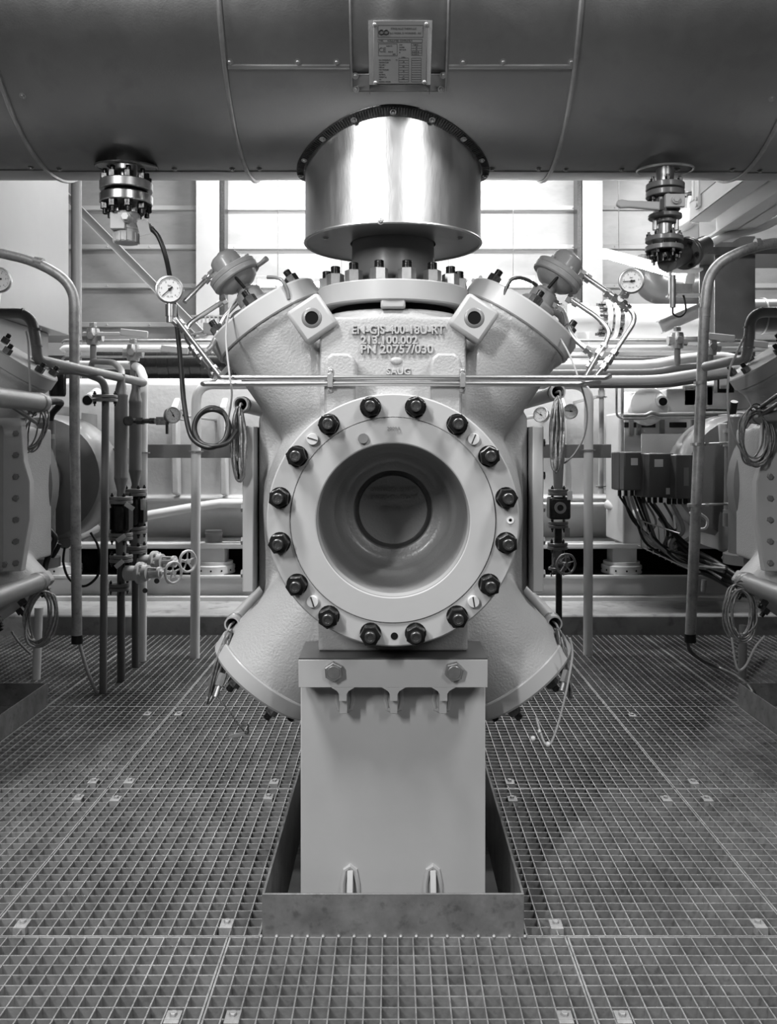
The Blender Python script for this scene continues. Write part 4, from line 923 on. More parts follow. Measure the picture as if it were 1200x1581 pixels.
gauge('round pressure gauge between the central machine and the right cable bundle', W(835, 640, 4.6), .042, 150, (-.55, -.8, .2), stem=W(835, 640, 4.6)+V((0, .86, 0)))
# right valve column behind the cable bundle
D_ = 4.5; s_ = D_/F; P_ = lambda x, y, d=0: W(x, y, D_+d)
T = thing('valve_riser', 'slim dark valve column right of the machine with a handwheel facing the viewer', 'pipe', P_(862, 985))
b = MB(); b.lathe([(10*s_, 0), (10*s_, 60*s_)], P_(862, 715), (0, 0, 1), 20); b.cyl(P_(862, 758), P_(862, 715), 6.5*s_, 9*s_, n=20); b.build('riser_pipe', 'mid_paint', T)
for y in (755, 805, 838):
    b = MB(); flange(b, P_(862 if y < 820 else 861, y+5), (0, 0, 1), 15.5*s_, 4.5*s_, 4, ph=.6, gap=.003); b.build('pipe_flange', ['dark_paint', 'black_steel'], T)
b = MB(); b.span(P_(849, 768, -.05), P_(876, 800, .05)); b.build('check_valve_body', 'black_steel', T, bevel=.012)
b = MB(); b.lathe([(5*s_, 0), (9*s_, 0), (9*s_, 3*s_), (5*s_, 3*s_)], P_(865, 784, -.05), (0, -1, 0), 20, closed=True); b.build('sight_glass_ring', 'mid_paint', T)
b = MB(); b.cyl(P_(862, 845), P_(862, 806), 6*s_, n=18); b.cyl(P_(863, 990), P_(863, 880), 5*s_, n=18); b.build('lower_pipe', 'black_steel', T)
b = MB(); b.lathe([(0, 0), (14*s_, 0), (14*s_, 5*s_), (10*s_, 8*s_), (8*s_, 20*s_), (0, 20*s_)], P_(866, 866, .0), (.25, -1, 0), 20); flange(b, P_(861, 880), (0, 0, 1), 14*s_, 4*s_, 4, pair=False); b.cyl(P_(862, 884), P_(862, 850), 10*s_, n=18); b.build('gate_valve_body', 'dark_paint', T)
b = MB(); handwheel(b, P_(874, 871, -.16), (.25, -1, -.05), 15*s_, 1.7*s_, 5); b.cyl(P_(868, 868, -.04), P_(874, 871, -.16), 2*s_, n=8); b.build('handwheel', 'mid_paint', T)
for px, py, lab in ((880, 765, 'upper'), (876, 822, 'lower')):
    q = P_(px, py, -.05); tag(MB().box(q, (.026, .0015, .045)).build('marking_tag', 'mid_paint' if py > 800 else 'tag', at=q, bevel=.001), '%s hanging tag on the right valve column' % lab, 'tag')
# small clear pipe right of the white upright, U-tubes
T = pipe('pale capped sight tube right of the right white upright', [W(929, 598, 4.75), W(928, 760, 4.75)], .014, 'light_paint', .05, name='sight_tube', cat='tube'); MB().span((W(929, 0, 4.75).x-.006, 4.76, CH+.27), (W(929, 0, 4.75).x+.006, 5.48, CH+.285)).build('wall_bracket', 'zinc', T); collar(T, W(929, 608, 4.75), (0, 0, 1), .018, .04, 'white_paint'); collar(T, W(928, 758, 4.75), (0, 0, 1), .017, .03, 'white_paint'); collar(T, W(929, 613, 4.75), (0, 0, 1), .03, .006, 'zinc', 'pipe_clip'); collar(T, W(928, 751, 4.75), (0, 0, 1), .028, .006, 'zinc', 'pipe_clip')
pipe('thin double-bent tube right of the sight tube', [W(952, 596, 4.6), W(952, 646, 4.6), W(1010, 645, 4.6)], .006, 'zinc', .04, name='thin_tube', cat='tube')
pipe('thin straight vertical tube right of the sight tube', [W(961, 596, 4.65), W(961, 700, 4.65)], .008, 'zinc', .03, name='thin_tube', cat='tube')
# flat bars that carry the uprights
for x0, x1, lab in ((228, 398, 'left'), (818, 943, 'right')):
    p, q = W(x0, 686, 4.52), W(x1, 707, 4.535); tag(MB().span(p, q).build('flat_bar', 'mid_paint', at=p, bevel=.002), 'flat steel support bar crossing behind the %s white upright' % lab, 'bar')
p, q = W(112, 692, 4.40), W(200, 716, 4.42); tag(MB().span(p, q).build('flat_bar', 'mid_paint', at=p, bevel=.002), 'short flat steel bar behind the left conduit pole', 'bar')

# ================================================================== CRANKCASE AND SKID IN THE BACKGROUND
Ck = thing('crankcase', 'large pale cast crankcase with a curved underside behind the machines', 'crankcase', (0, 6.0, .24))
b = MB(); b.prismx([(5.62, 1.49), (5.50, 1.45), (5.46, 1.2), (5.50, .95), (5.53, .74), (5.46, .74), (5.46, .715), (5.55, .70), (5.57, .66), (5.66, .52), (5.78, .44), (6.4, .40), (6.9, .44), (6.9, 1.49)], -2.75, 2.75)
b.build('crankcase_casting', 'cast_light', Ck, bevel=.02)
for x in (-2.2, 2.2):
    b = MB(); b.lathe([(0, 0), (.34, 0), (.36, .03), (.36, .12), (0, .12)], (x, 5.60, 1.0), (0, -1, 0), 40); b.build('bearing_cover', 'cast_light', Ck)
for x in (-1.35, -1.05, 1.05, 1.62):
    b = MB(); b.prismx([(5.47, 1.36), (5.38, 1.30), (5.40, .76), (5.50, .74)], x-.02, x+.02); b.build('stiffening_rib', 'cast_light', Ck, bevel=.01)
b = MB(); b.span((-2.75, 5.40, .42), (2.75, 6.9, .455)); b.build('foot_rail', 'light_paint', Ck, bevel=.008)
b = MB(); b.tube([W(205, 803, 5.3), W(232, 795, 5.3), W(300, 783, 5.35), W(340, 777, 5.4), W(400, 777, 5.4)], .028, 14); b.build('drain_line', 'light_paint', Ck)
b = MB(); b.tube([W(820, 779, 5.4), W(940, 779, 5.4)], .014, 12); b.tube([W(940, 779, 5.3), W(990, 795, 4.9)], .03, 12); b.build('drain_line', 'light_paint', Ck)
Mo = thing('flywheel', 'dark laminated drum above the crankcase at the left', 'flywheel', (-1.2, 6.2, 1.45))
b = MB(); pr = []
for k in range(18): pr += [(.108+.004*(k % 2), -.6+k*.07), (.108+.004*((k+1) % 2), -.6+k*.07+.002)]
b.lathe([(0, -.62)]+pr+[(0, .65)], (-1.35, 5.76, 1.604), (1, 0, 0), 48); b.build('drum', 'black_steel', Mo)
Sk = thing('skid_frame', 'pale steel skid frame on the concrete plinth under the crankcase', 'frame', (0, 5.6, .11))
b = MB(); b.span((-2.75, 5.42, .135), (2.75, 5.435, .245)); b.span((-2.75, 5.36, .245), (2.75, 5.60, .26)); b.span((-2.75, 5.33, .11), (2.75, 5.6, .135)); b.build('front_beam', 'light_paint', Sk, bevel=.002)
MB().span((-2.75, 5.60, .262), (2.75, 5.64, .42)).build('gap_shade_panel', 'black_void', Sk); MB().span((-2.75, 5.40, .2602), (2.75, 5.62, .263)).build('gap_shade_strip', 'black_void', Sk)  # black sheets painting the shade into the open gap under the crankcase
for px in (328, 965, 268-0):
    x = (px-HX)/F*5.42 if px != 268 else (88-HX)/F*5.42
    b = MB(); b.span((x-.075, 5.42, .30), (x+.075, 5.57, .43)); b.build('support_block', 'light_paint', Sk, bevel=.003)
    b = MB(); b.lathe([(0, 0), (.125, 0), (.125, .05), (.112, .056), (.112, .075), (0, .075)], (x-.0, 5.50, .26), (0, 0, 1), 32)
    for k in range(12):
        t = 2*pi*k/12; b.m = 1; b.cyl((x+.125*cos(t), 5.5+.125*sin(t), .285), (x+.127*cos(t), 5.5+.127*sin(t), .285), .006, n=8); b.m = 0
    b.build('levelling_foot', ['light_paint', 'black_void'], Sk)
    b = MB(); b.cyl((x, 5.46, .455), (x, 5.46, .53), .052, n=24); b.lathe([(.052, 0), (.055, .004), (.055, .012), (.052, .016)], (x, 5.46, .50), (0, 0, 1), 24); b.build('bolt_cap', 'mid_paint', Sk)

# ================================================================== NEIGHBOURS' CONDUITS AND COILS
def coil(label, c, rx, rz, loops, seed, r=.0032, m_='cable_braid', lean=0.0, tail=None, yo=.03):
    rnd = random.Random(seed); c = V(c); b = MB()
    for k in range(loops):
        dx, dz = rnd.uniform(-.012, .012), rnd.uniform(-.014, .010); fx, fz = rx*rnd.uniform(.82, 1.05), rz*rnd.uniform(.9, 1.05); pts = []
        for i in range(12):
            t = 2*pi*i/12; x, z = fx*sin(t), fz*cos(t); x += lean*z
            pts.append(c+V((x+dx, yo*sin(t+k)*rnd.uniform(.3, 1), z+dz)))
        b.tube(spline(pts, 5, closed=True), r*rnd.uniform(.85, 1.1), 7, closed=True)
    T = thing('cable_coil', label, 'cable coil', c+V((0, 0, rz)), 'coiled cables on the neighbouring machines'); b.build('cable_loops', m_, T, sharp=60)
    b = MB(); b.tube([c+V((.018*cos(t)+lean*rz, .0, rz+.016*sin(t))) for t in [2*pi*k/12 for k in range(12)]], .002, 6, closed=True); b.build('cable_tie', 'rubber', T)
    return T
for s, side, xu, yu, xl_, yl in ((-1, 'left', 66, 622, 64, 897), (1, 'right', 1168, 641, 1148, 897)):
    for (px, py, lev) in ((xu, yu, 'upper'), (xl_, yl, 'lower')):
        p = W(px, py, 3.12); r = .033
        T = thing('cable_conduit', 'pale conduit ending above the %s cable coil of the %s-hand machine' % (lev, side), 'conduit', p, 'cable conduits along the machine')
        MB().lathe([(r*.85, 0), (r, 0), (r, .95), (r*.85, .95)], p-V((0, .95, 0)), (0, 1, 0), 28, closed=True).build('conduit_pipe', 'mid_paint', T)
        MB().lathe([(r*.99, -.05), (r*1.08, -.045), (r*1.08, -.03), (r*.99, -.025)], p, (0, 1, 0), 24, closed=True).build('conduit_clamp', 'mid_paint', T)
coil('narrow coil of braided cable hanging at the upper conduit end, far left', W(52, 662, 3.1), .035, .075, 6, 11, lean=.25)
coil('round coil of grey cable hanging at the lower conduit end, far left', W(62, 952, 3.1), .052, .098, 6, 12, .0045, lean=.1)
coil('thick oval coil of many braided cable turns at the upper right', W(1168, 672, 3.0), .050, .092, 12, 13)
coil('coil of braided cable hanging at the lower conduit end, right', W(1144, 945, 3.05), .050, .092, 10, 14)
cable('sensor_wire', 'pale wire hanging from the left neighbour cover down to its coil', [W(41, 512, 3.0), W(44, 530, 2.98), W(45, 560, 2.95), W(48, 620, 3.0), W(50, 635, 3.05)], .004, 'grey_cable', 'wire')
cable('sensor_wire', 'pale wire hanging from the right neighbour cover past its coil', [W(1150, 520, 3.0), W(1138, 545, 2.97), W(1126, 575, 2.95), W(1124, 630, 2.95), W(1132, 670, 2.95), W(1148, 700, 2.98), W(1160, 712, 3.0)], .004, 'grey_cable', 'wire')
cable('sensor_wire', 'wire from the right lower coil to the gland on the cover', [W(1130, 985, 3.0), W(1138, 1030, 3.0), W(1150, 1030, 3.0), W(1166, 1000, 3.0), W(1181, 982, 3.0)], .004, 'grey_cable', 'wire')
cable('sensor_wire', 'dark wires drooping under the left neighbour lower cover', [W(18, 975, 2.95), W(28, 990, 2.95), W(40, 1003, 2.95), W(48, 1010, 2.95)], .004, 'dark_paint', 'wire')
pipe('pale drain leg standing on the grating below the left coil', [W(60, 938, 3.9), W(56, 1048, 3.9)], .018, 'light_paint', name='standpipe')
pipe('pale drain leg standing on the grating below the right coil', [W(1148, 965, 3.9), W(1146, 1052, 3.9)], .018, 'mid_paint', name='standpipe')
for s, side in ((-1, 'left'), (1, 'right')):         # two thin black tubes at the neighbour's waist
    x = s*(SP-.36)
    for k in range(2):
        z = 1.19+.028*k; x_in = s*1.235; run('impulse_tube', '%s dark tube bending in beside the %s-hand machine' % ('upper' if k else 'lower', side), [(s*1.9, 2.80, z), (x_in, 2.80, z), (s*1.29, 3.15, z-.05)], .0075, .03, mat_='dark_steel')
# dark vertical gear behind the neighbouring machines
def cylthing(name, label, cat, p, q, r, m_, prof=None, cap_=None):
    p, q = V(p), V(q); L = (q-p).length; T = thing(name, label, cat, p)
    b = MB(); b.lathe(prof or [(r*.9, 0), (r, r*.12), (r, L-r*.12), (r*.9, L)], p, q-p, 32); b.build('body', m_, T)
    if cap_: b = MB(); b.lathe([(r*1.25, 0), (r*1.25, cap_), (r*1.1, cap_*1.1)], p, q-p, 32); b.build('foot_flange', m_, T)
    return T
cylthing('oil_vessel', 'dark rounded vertical vessel just behind the left-hand machine', 'vessel', W(54, 875, 3.63), W(54, 650, 3.63), .080, 'mid_paint', cap_=.04)
cylthing('oil_vessel', 'grey rounded vertical vessel just behind the right-hand machine', 'vessel', W(1158, 870, 3.64), W(1158, 640, 3.64), .085, 'mid_paint', cap_=.04)
T = pipe('vertical grey pipe with a black hose on top behind the left machine', [W(74, 815, 3.6), W(76, 650, 3.6)], .020, 'mid_paint', name='hose_pipe'); collar(T, W(75, 674, 3.6), (0, 0, 1), .024, .02, 'zinc', 'hose_clip'); collar(T, W(74, 806, 3.6), (0, 0, 1), .023, .05, 'mid_paint')
cable('black_hose', 'short thick black bent hose behind the left machine', [W(77, 655, 3.6), W(80, 640, 3.6), W(90, 628, 3.58), W(94, 622, 3.56), W(86, 620, 3.5), W(72, 622, 3.45)], .013, 'rubber', 'hose', n=12)
tag(MB().lathe([(.03, 0), (.034, .01), (.034, .12), (.028, .13)], W(89, 612, 3.7), (0, 0, 1), 20).build('solenoid', 'black_steel', at=W(89, 612, 3.7)), 'small black cylindrical solenoid beside the left neighbour cover', 'solenoid')
T = pipe('grey vertical pipe with clips between right pole and right machine', [W(1126, 812, 3.95), W(1128, 655, 3.95)], .024, 'mid_paint', name='hose_pipe')
for py in (665, 686, 790): collar(T, W(1127, py, 3.95), (0, 0, 1), .029, .02, 'zinc', 'hose_clip')
collar(T, W(1126, 802, 3.95), (0, 0, 1), .028, .06, 'mid_paint')
cable('grey_cable', 'thin cables curving out below the right clipped pipe', [W(1130, 812, 3.95), W(1133, 830, 3.95), W(1126, 850, 3.93), W(1116, 862, 3.9)], .007, 'grey_cable')
cable('black_hose', 'thick black lead dropping into the clipped pipe at right', [W(1134, 620, 3.9), W(1131, 640, 3.93), W(1128, 658, 3.95)], .016, 'rubber', 'hose', n=12)
for (x0, y0, x1, y1, D, m_, lab) in ((84, 628, 108, 800, 4.5, 'mid_paint', 'tall ribbed casting left of the left conduit pole'), (126, 640, 150, 815, 4.7, 'mid_paint', 'tall flanged casting right of the left conduit pole'),
        (1110, 655, 1122, 850, 4.15, 'light_paint', 'narrow pale upright plate left of the right clipped pipe'), (1138, 640, 1143, 860, 4.1, 'mid_paint', 'thin upright edge plate beside the right vessel')):
    p, q = W(x0, y1, D), W(x1, y0, D+.25); T = thing('upright_casting', lab, 'casting', p)
    MB().span(p, q).build('plate_body', m_, T, bevel=.008)
    b = MB()
    for k in range(6): b.hexa(V((q.x-.012 if x0 > 500 else q.x-.02, p.y-.014, p.z+(q.z-p.z)*(k+.5)/6)), V((q.x-.012 if x0 > 500 else q.x-.02, p.y, p.z+(q.z-p.z)*(k+.5)/6)), .024)
    b.build('edge_bolts', 'mid_paint', T)
pipe('open-ended pale pipe stub pointing at the viewer, left behind the riser flange', [W(135, 618, 4.4), W(150, 606, 5.0)], .028, 'light_paint', name='pipe_stub')
tag(MB().cyl(W(135, 618, 4.398), W(135, 618, 4.41), .024).build('stub_bore', 'black_void', at=W(135, 618, 4.4)), 'dark open bore of the left pipe stub', 'pipe opening')
T = pipe('pale cable conduit pointing at the viewer behind the left pole, lower', [W(100, 838, 4.2), W(146, 816, 4.9)], .030, 'mid_paint', name='pipe_stub')
cable('black_cable', 'thin black cable loop hanging behind the left conduit pole', [W(140, 822, 4.0), W(150, 840, 4.0), W(155, 865, 4.0), W(150, 890, 4.0), W(130, 905, 4.05), W(108, 895, 4.1), W(98, 870, 4.1), W(100, 845, 4.1)], .006, 'rubber', 'cable')
cable('black_cable', 'bundle of black leads below the left vessel', [W(72, 815, 3.5), W(85, 830, 3.5), W(78, 850, 3.5), W(70, 875, 3.5), W(68, 905, 3.45)], .012, 'rubber', 'cable')
cable('black_cable', 'second black lead below the left vessel', [W(92, 840, 3.6), W(84, 855, 3.6), W(72, 868, 3.6), W(60, 880, 3.6)], .010, 'rubber', 'cable')

# ================================================================== HORIZONTAL PIPE RUNS BEHIND THE MACHINES
runs = [('thin bright horizontal tube highest behind the %s aisle', 526, .0085, 'zinc', 4.95), ('bright white horizontal pipe behind the %s aisle, below the thin tube', 538, .020, 'white_paint', 5.0), ('thin horizontal tube under the bright pipe, %s aisle', 551, .007, 'zinc', 4.95)]
for lab, py, r, m_, D in runs:
    run('pipe', lab % 'left', [W(96, py+4, D), W(100, py, D), W(400, py, D)], r, .02, mat_=m_, cat='pipe', n=14)
    run('pipe', lab % 'right', [W(800, py, D), W(1250, py, D)], r, .02, mat_=m_, cat='pipe', n=14)
run('pipe', 'thick light pipe with a gentle rise in the right aisle, topmost of the bent three', [W(820, 566, 4.75), W(1008, 565, 4.75), W(1062, 553, 4.75), W(1125, 552, 4.75), W(1150, 562, 4.7)], .031, .12, mat_='white_paint', cat='pipe', n=18)
run('pipe', 'middle grey bent pipe in the right aisle', [W(820, 576, 4.6), W(1012, 575, 4.6), W(1050, 567, 4.6), W(1150, 560, 4.6)], .018, .10, mat_='mid_paint', cat='pipe', n=16)
run('pipe', 'lower grey bent pipe in the right aisle', [W(820, 587, 4.4), W(1018, 587, 4.4), W(1080, 576, 4.4), W(1165, 565, 4.3)], .024, .10, mat_='light_paint', cat='pipe', n=16)
run('pipe', 'lowest dark bent pipe in the right aisle', [W(820, 595, 4.5), W(1030, 595, 4.5), W(1120, 580, 4.5), W(1165, 573, 4.4)], .015, .10, mat_='dark_paint', cat='pipe', n=14)
run('pipe', 'dark pipe with a downward elbow left of the riser, under the valve lever', [W(140, 572, 4.5), W(143, 558, 4.5), W(176, 560, 4.3), W(188, 572, 4.1), W(187, 592, 3.95)], .016, .05, mat_='mid_paint', cat='pipe', n=14)
def lever_valve(label, px, py, D, s):
    q = W(px, py, D); T = thing('lever_valve', label, 'valve', q, 'small ball valves with levers on the background pipes')
    b = MB(); b.lathe([(.012, -.045), (.03, -.042), (.034, -.02), (.034, .02), (.03, .042), (.012, .045)], q, (0, 0, 1), 16); b.lathe([(.026, -.05), (.026, .05)], q, (1, 0, 0), 8); b.hexa(q+V((0, 0, .05)), q+V((0, 0, .072)), .034); b.hexa(q+V((0, -.05, 0)), q+V((0, -.02, 0)), .035); b.build('valve_body', 'zinc', T)
    b = MB(); p = q+V((s*.03, -.03, .01)); b.box(p+V((s*.06, 0, .0)), (.12, .012, .02)); b.box(p+V((s*.19, 0, .004)), (.14, .018, .034), Matrix.Rotation(.1*s, 3, 'Y')); b.build('lever', 'light_paint', T, bevel=.004)
    MB().cyl(q-V((0, 0, .13)), q-V((0, 0, .04)), .016, n=14).build('stem_pipe', 'mid_paint', T)
lever_valve('small ball valve with lever, left of the pair behind the left pole', 144, 520, 4.5, 1)
lever_valve('small ball valve above the rear riser, right of the left pair', 206, 545, 4.5, 1)
lever_valve('small ball valve with lever left of the right leaning pole', 1046, 526, 4.6, 1)
lever_valve('small ball valve just right of the right leaning pole', 1097, 536, 4.6, 1)

# ================================================================== STRUCTURE AND EQUIPMENT BEHIND, LEFT
T = thing('ventilation_duct', 'large smooth pale sheet-metal duct box at the upper left', 'duct', (-2.04, 5.5, 1.75))
b = MB(); b.span((-3.6, 3.2, 1.75), (-2.04, 5.5, 4.2)); b.build('duct_body', 'duct_paint', T, bevel=.004)
b = MB(); b.span((-3.5, 3.3, 1.30), (-2.12, 5.38, 1.748)); b.build('lower_casing', 'duct_paint', T, bevel=.004)
T = pipe('tall grey steel post right beside the pale duct', [W(118, 620, 5.75), W(118, 150, 5.75)], .034, 'mid_paint', name='steel_post', cat='post')
p, q = W(62, 262, 8.24), W(318, 522, 8.24); d = (q-p).normalized(); u_ = V((0, 1, 0)); v2 = d.cross(u_)
Rm = Matrix((d, u_, v2)).transposed(); c_ = (p+q)/2; L = (q-p).length
b = MB(); b.box(c_, (L, .010, .075), Rm); b.box(c_+v2*.036+V((0, -.03, 0)), (L, .07, .006), Rm); b.box(c_-v2*.036+V((0, -.03, 0)), (L, .07, .006), Rm)
tag(b.build('diagonal_brace', 'light_paint', at=q), 'diagonal steel channel brace crossing the left wall bay', 'brace')
T = thing('cable_tray', 'perforated cable tray with a small connector box behind the left actuator', 'cable tray', W(305, 520, 7.0))
b = MB(); p, q = W(300, 494, 7.0), W(352, 484, 7.0); b.box((p+q)/2, (.30, .1, .012)); 
for k in range(9): b.box(((p+q)/2).x*V((1, 0, 0))+V((-.13+.033*k, 6.94, p.z-.004)), (.012, .012, .05))
b.build('tray_strip', 'zinc', T)
b = MB(); q = W(325, 508, 6.9); b.box(q, (.10, .08, .09)); b.cyl(q+V((-.05, 0, -.02)), q+V((-.16, -.02, -.05)), .012, n=8); b.cyl(q+V((-.02, -.05, -.05)), q+V((-.16, -.05, -.1)), .01, n=8); b.build('connector_box', 'mid_paint', T, bevel=.006)

# ================================================================== STRUCTURE AND EQUIPMENT BEHIND, RIGHT
x = 458/F*4.3
T = thing('cable_channel', 'long steel channel running overhead towards the viewer at the right', 'channel', (x, 4.3, 2.15))
b = MB(); z0 = CH+(HY-343)/F*4.3; b.span((x, 2.6, z0), (x+.006, 4.3, z0+.095)); b.span((x, 2.6, z0), (x+.10, 4.3, z0+.006)); b.span((x, 2.6, z0+.089), (x+.10, 4.3, z0+.095)); b.build('channel_profile', 'light_paint', T, bevel=.001)
b = MB(); b.box((x-.006, 4.16, z0+.06), (.008, .05, .05)); b.hexa((x-.02, 4.16, z0+.075), (x-.008, 4.16, z0+.075), .018); b.hexa((x-.02, 4.16, z0+.045), (x-.008, 4.16, z0+.045), .018); b.span((x-.012, 4.14, z0+.03), (x-.002, 4.19, z0+.8)); b.build('hanger', 'light_paint', T)
T = thing('steel_beam', 'broad I-beam running overhead towards the viewer below the channel at the right', 'beam', (x+.04, 4.6, 1.9))
z1 = CH+(HY-374)/F*4.5; b = MB(); X = 476/F*4.5; b.span((X, 2.4, z1), (X+.16, 4.5, z1+.012)); b.span((X+.076, 2.4, z1), (X+.084, 4.5, z1+.15)); b.span((X, 2.4, z1+.14), (X+.16, 4.5, z1+.152)); b.build('beam_profile', 'light_paint', T, bevel=.001)
run('pipe', 'pale conduit bending below the overhead beam at the right', [W(1080, 388, 4.4), W(1108, 368, 4.3), W(1152, 358, 4.25), W(1180, 350, 4.2), W(1240, 318, 4.0)], .020, .06, mat_='light_paint', cat='pipe', n=16)
T = thing('steel_column', 'flat grey steel column behind the right leaning pole', 'column', W(1122, 560, 5.0))
p, q = W(1104, 560, 5.05), W(1140, 380, 5.3); b = MB(); b.span((p.x, p.y, p.z), (q.x, p.y+.012, q.z)); b.span((p.x+.06, p.y+.012, p.z), (p.x+.07, q.y, q.z)); b.span((p.x, q.y, p.z), (q.x, q.y+.012, q.z)); b.build('column_profile', 'mid_paint', T)
p, q = W(1085, 392, 5.0), W(1300, 404, 5.4); tag(MB().span(p, q).build('cross_beam', 'dark_paint', at=p), 'dark horizontal beam on top of the right steel column', 'beam')
T = pipe('dark insulated horizontal pipe at the far right behind the column', [W(1130, 488, 5.6), W(1300, 488, 5.6)], .115, 'dark_paint', name='insulated_pipe')
for px in (1152, 1176): collar(T, W(px, 488, 5.6), (1, 0, 0), .118, .01, 'zinc', 'band')
T = pipe('big white insulated horizontal pipe behind the right gauge', [W(960, 496, 5.9), W(1098, 496, 5.9)], .115, 'white_paint', name='insulated_pipe')
T = pipe('smaller grey flanged pipe section left of the big white pipe', [W(880, 493, 5.9), W(972, 493, 5.9)], .085, 'light_paint', name='flanged_pipe')
b = MB(); flange(b, W(942, 493, 5.9), (1, 0, 0), .13, .03, 12, gap=.02); flange(b, W(958, 493, 5.9), (1, 0, 0), .12, .02, 12, pair=False); b.build('flange_joint', ['white_paint', 'dark_steel'], T)
T = pipe('pale vertical round duct behind the right actuator', [W(893, 560, 6.1), W(893, 470, 6.1)], .075, 'white_paint', name='round_duct', cat='duct')
T = pipe('large dark curved pipe bend under the right lamp', [W(1010, 400, 7.0), W(1000, 440, 7.0), W(1050, 452, 7.0), W(1100, 440, 7.0)], .13, 'dark_paint', .2, name='pipe_bend')
# bracket with slots
T = thing('instrument_bracket', 'small instrument bracket with a sensor and hanging cable left of the leaning pole', 'bracket', W(1050, 470, 4.3))
b = MB(); p, q = W(1034, 460, 4.3), W(1036, 405, 4.3); b.span((p.x, 4.3, p.z), (q.x+.006, 4.32, q.z)); p, q = W(1034, 452, 4.3), W(1084, 455, 4.3); b.span((p.x, 4.28, q.z-.004), (q.x, 4.36, q.z+.004)); p = W(1034, 418, 4.3); b.span((p.x, 4.28, p.z), (q.x, 4.36, p.z+.01)); b.build('bracket_frame', 'light_paint', T)
b = MB(); b.cyl(W(1039, 475, 4.27), W(1039, 425, 4.27), .015, n=16); b.cyl(W(1039, 450, 4.27), W(1039, 428, 4.27), .012, n=16); b.span(W(1044, 452, 4.3), W(1064, 441, 4.35)); b.build('sensor', 'zinc', T)
cable('black_cable', 'thin black cable loop under the instrument bracket at right', [W(1039, 474, 4.27), W(1040, 485, 4.27), W(1050, 489, 4.27), W(1059, 480, 4.27), W(1057, 462, 4.28), W(1055, 455, 4.3)], .005, 'rubber', 'cable')
p, q = W(1020, 505, 5.0), W(1092, 474, 5.0); d = (q-p).normalized(); v2 = d.cross(u_); Rm = Matrix((d, u_, v2)).transposed(); c_ = (p+q)/2; L = (q-p).length
b = MB(); b.box(c_, (L, .008, .07), Rm); b.box(c_+v2*.035, (L, .07, .006), Rm); b.box(c_-v2*.035, (L, .07, .006), Rm)
tag(b.build('sloping_strut', 'light_paint', at=p), 'sloping steel channel strut left of the leaning pole', 'strut')
b = MB(); q = W(742, 444, 5.6); b.lathe([(0, 0), (.085, 0), (.085, .03), (.06, .035), (.06, .2), (0, .2)], q, (0, 1, 0), 28); b.m = 1
for k in range(8): t = 2*pi*k/8; b.hexa(q+V((.066*cos(t), -.01, .066*sin(t))), q+V((.066*cos(t), 0, .066*sin(t))), .022)
tag(b.build('blind_flange', ['white_paint', 'mid_paint'], at=q), 'small round pale flange peeping up behind the top flange at right', 'flange')
# white valve assembly behind the hanging ball valve
T = thing('white_valve', 'white valve assembly behind the hanging ball valve at right', 'valve', W(1058, 360, 5.2))
b = MB(); b.span(W(1052, 385, 5.2), W(1072, 335, 5.3)); b.lathe([(.05, 0), (.09, .03), (.09, .06), (.05, .1)], W(1062, 350, 5.25), (-.5, -.3, .5), 24); b.cyl(W(1065, 335, 5.25), W(1066, 302, 5.25), .016, n=12); b.build('valve_body', 'white_paint', T, bevel=.01)
b = MB(); handwheel(b, W(1066, 300, 5.25), (0, 0, 1), .045, .008, 4); b.build('handwheel', 'dark_paint', T)
T = pipe('slender pale vertical hanger pipe beside the overhead channel', [W(1074, -430, 4.7), W(1074, 345, 4.7)], .018, 'light_paint', name='hanger_pipe')

# ------------------------------------------------------------------ cabinet row, junction boxes and their cables (right)
T = thing('equipment_block', 'tall pale equipment block with dark louvre slots behind the right junction boxes', 'equipment', W(1040, 850, 4.9))
p, q = W(962, 840, 4.95), W(1118, 640, 5.35); b = MB(); b.span(p, q); b.build('block_body', 'light_paint', T, bevel=.01)
b = MB()
for x0, x1 in ((964, 1012), (1034, 1060), (1086, 1106)): b.span(W(x0, 660, 4.945), W(x1, 652, 4.95))
b.build('louvre_slots', 'black_steel', T)
b = MB()
for x0 in (972, 984, 1020, 1068): b.span(W(x0, 672, 4.93), W(x0+5, 648, 4.95))
b.build('small_ribs', 'mid_paint', T)
T = thing('backing_plate', 'galvanised backing plate behind the right junction boxes', 'plate', W(1030, 700, 4.5))
p, q = W(991, 730, 4.5), W(1072, 670, 4.512); MB().span(p, q).build('plate', 'light_paint', T)
def jbox(label, x0, y0, x1, y1, D, dp, labs, side_w=.0):
    T = thing('junction_box', label, 'junction box', W(x0, y1, D), 'dark junction boxes on the right backing plate'); p, q = W(x0, y1, D), W(x1, y0, D)
    yaw = Matrix.Rotation(radians(14), 3, 'Z'); cx = (p+q)/2+V((0, dp/2, 0)); sz = (q.x-p.x, dp, q.z-p.z)
    b = MB(); b.box(cx, sz, yaw); b.box(cx+yaw@V((0, dp*.08, 0)), (sz[0]+.004, dp*.5, sz[2]+.004), yaw); b.build('enclosure', 'dark_paint', T, bevel=.006)
    for (fx, fz, w_, h_, m_) in labs:
        MB().box(cx+yaw@V((sz[0]*(fx-.5), -dp/2-.001, sz[2]*(fz-.5))), (w_, .001, h_), yaw).build('label_plate', m_, T)
    b = MB()
    n_ = 8
    for k in range(n_): b.cyl(cx+yaw@V((sz[0]*(-.42+.84*k/(n_-1)), (k % 2)*.03, -sz[2]/2-.03)), cx+yaw@V((sz[0]*(-.42+.84*k/(n_-1)), (k % 2)*.03, -sz[2]/2)), .009, n=8)
    b.build('cable_glands', 'black_steel', T); return cx, sz, yaw
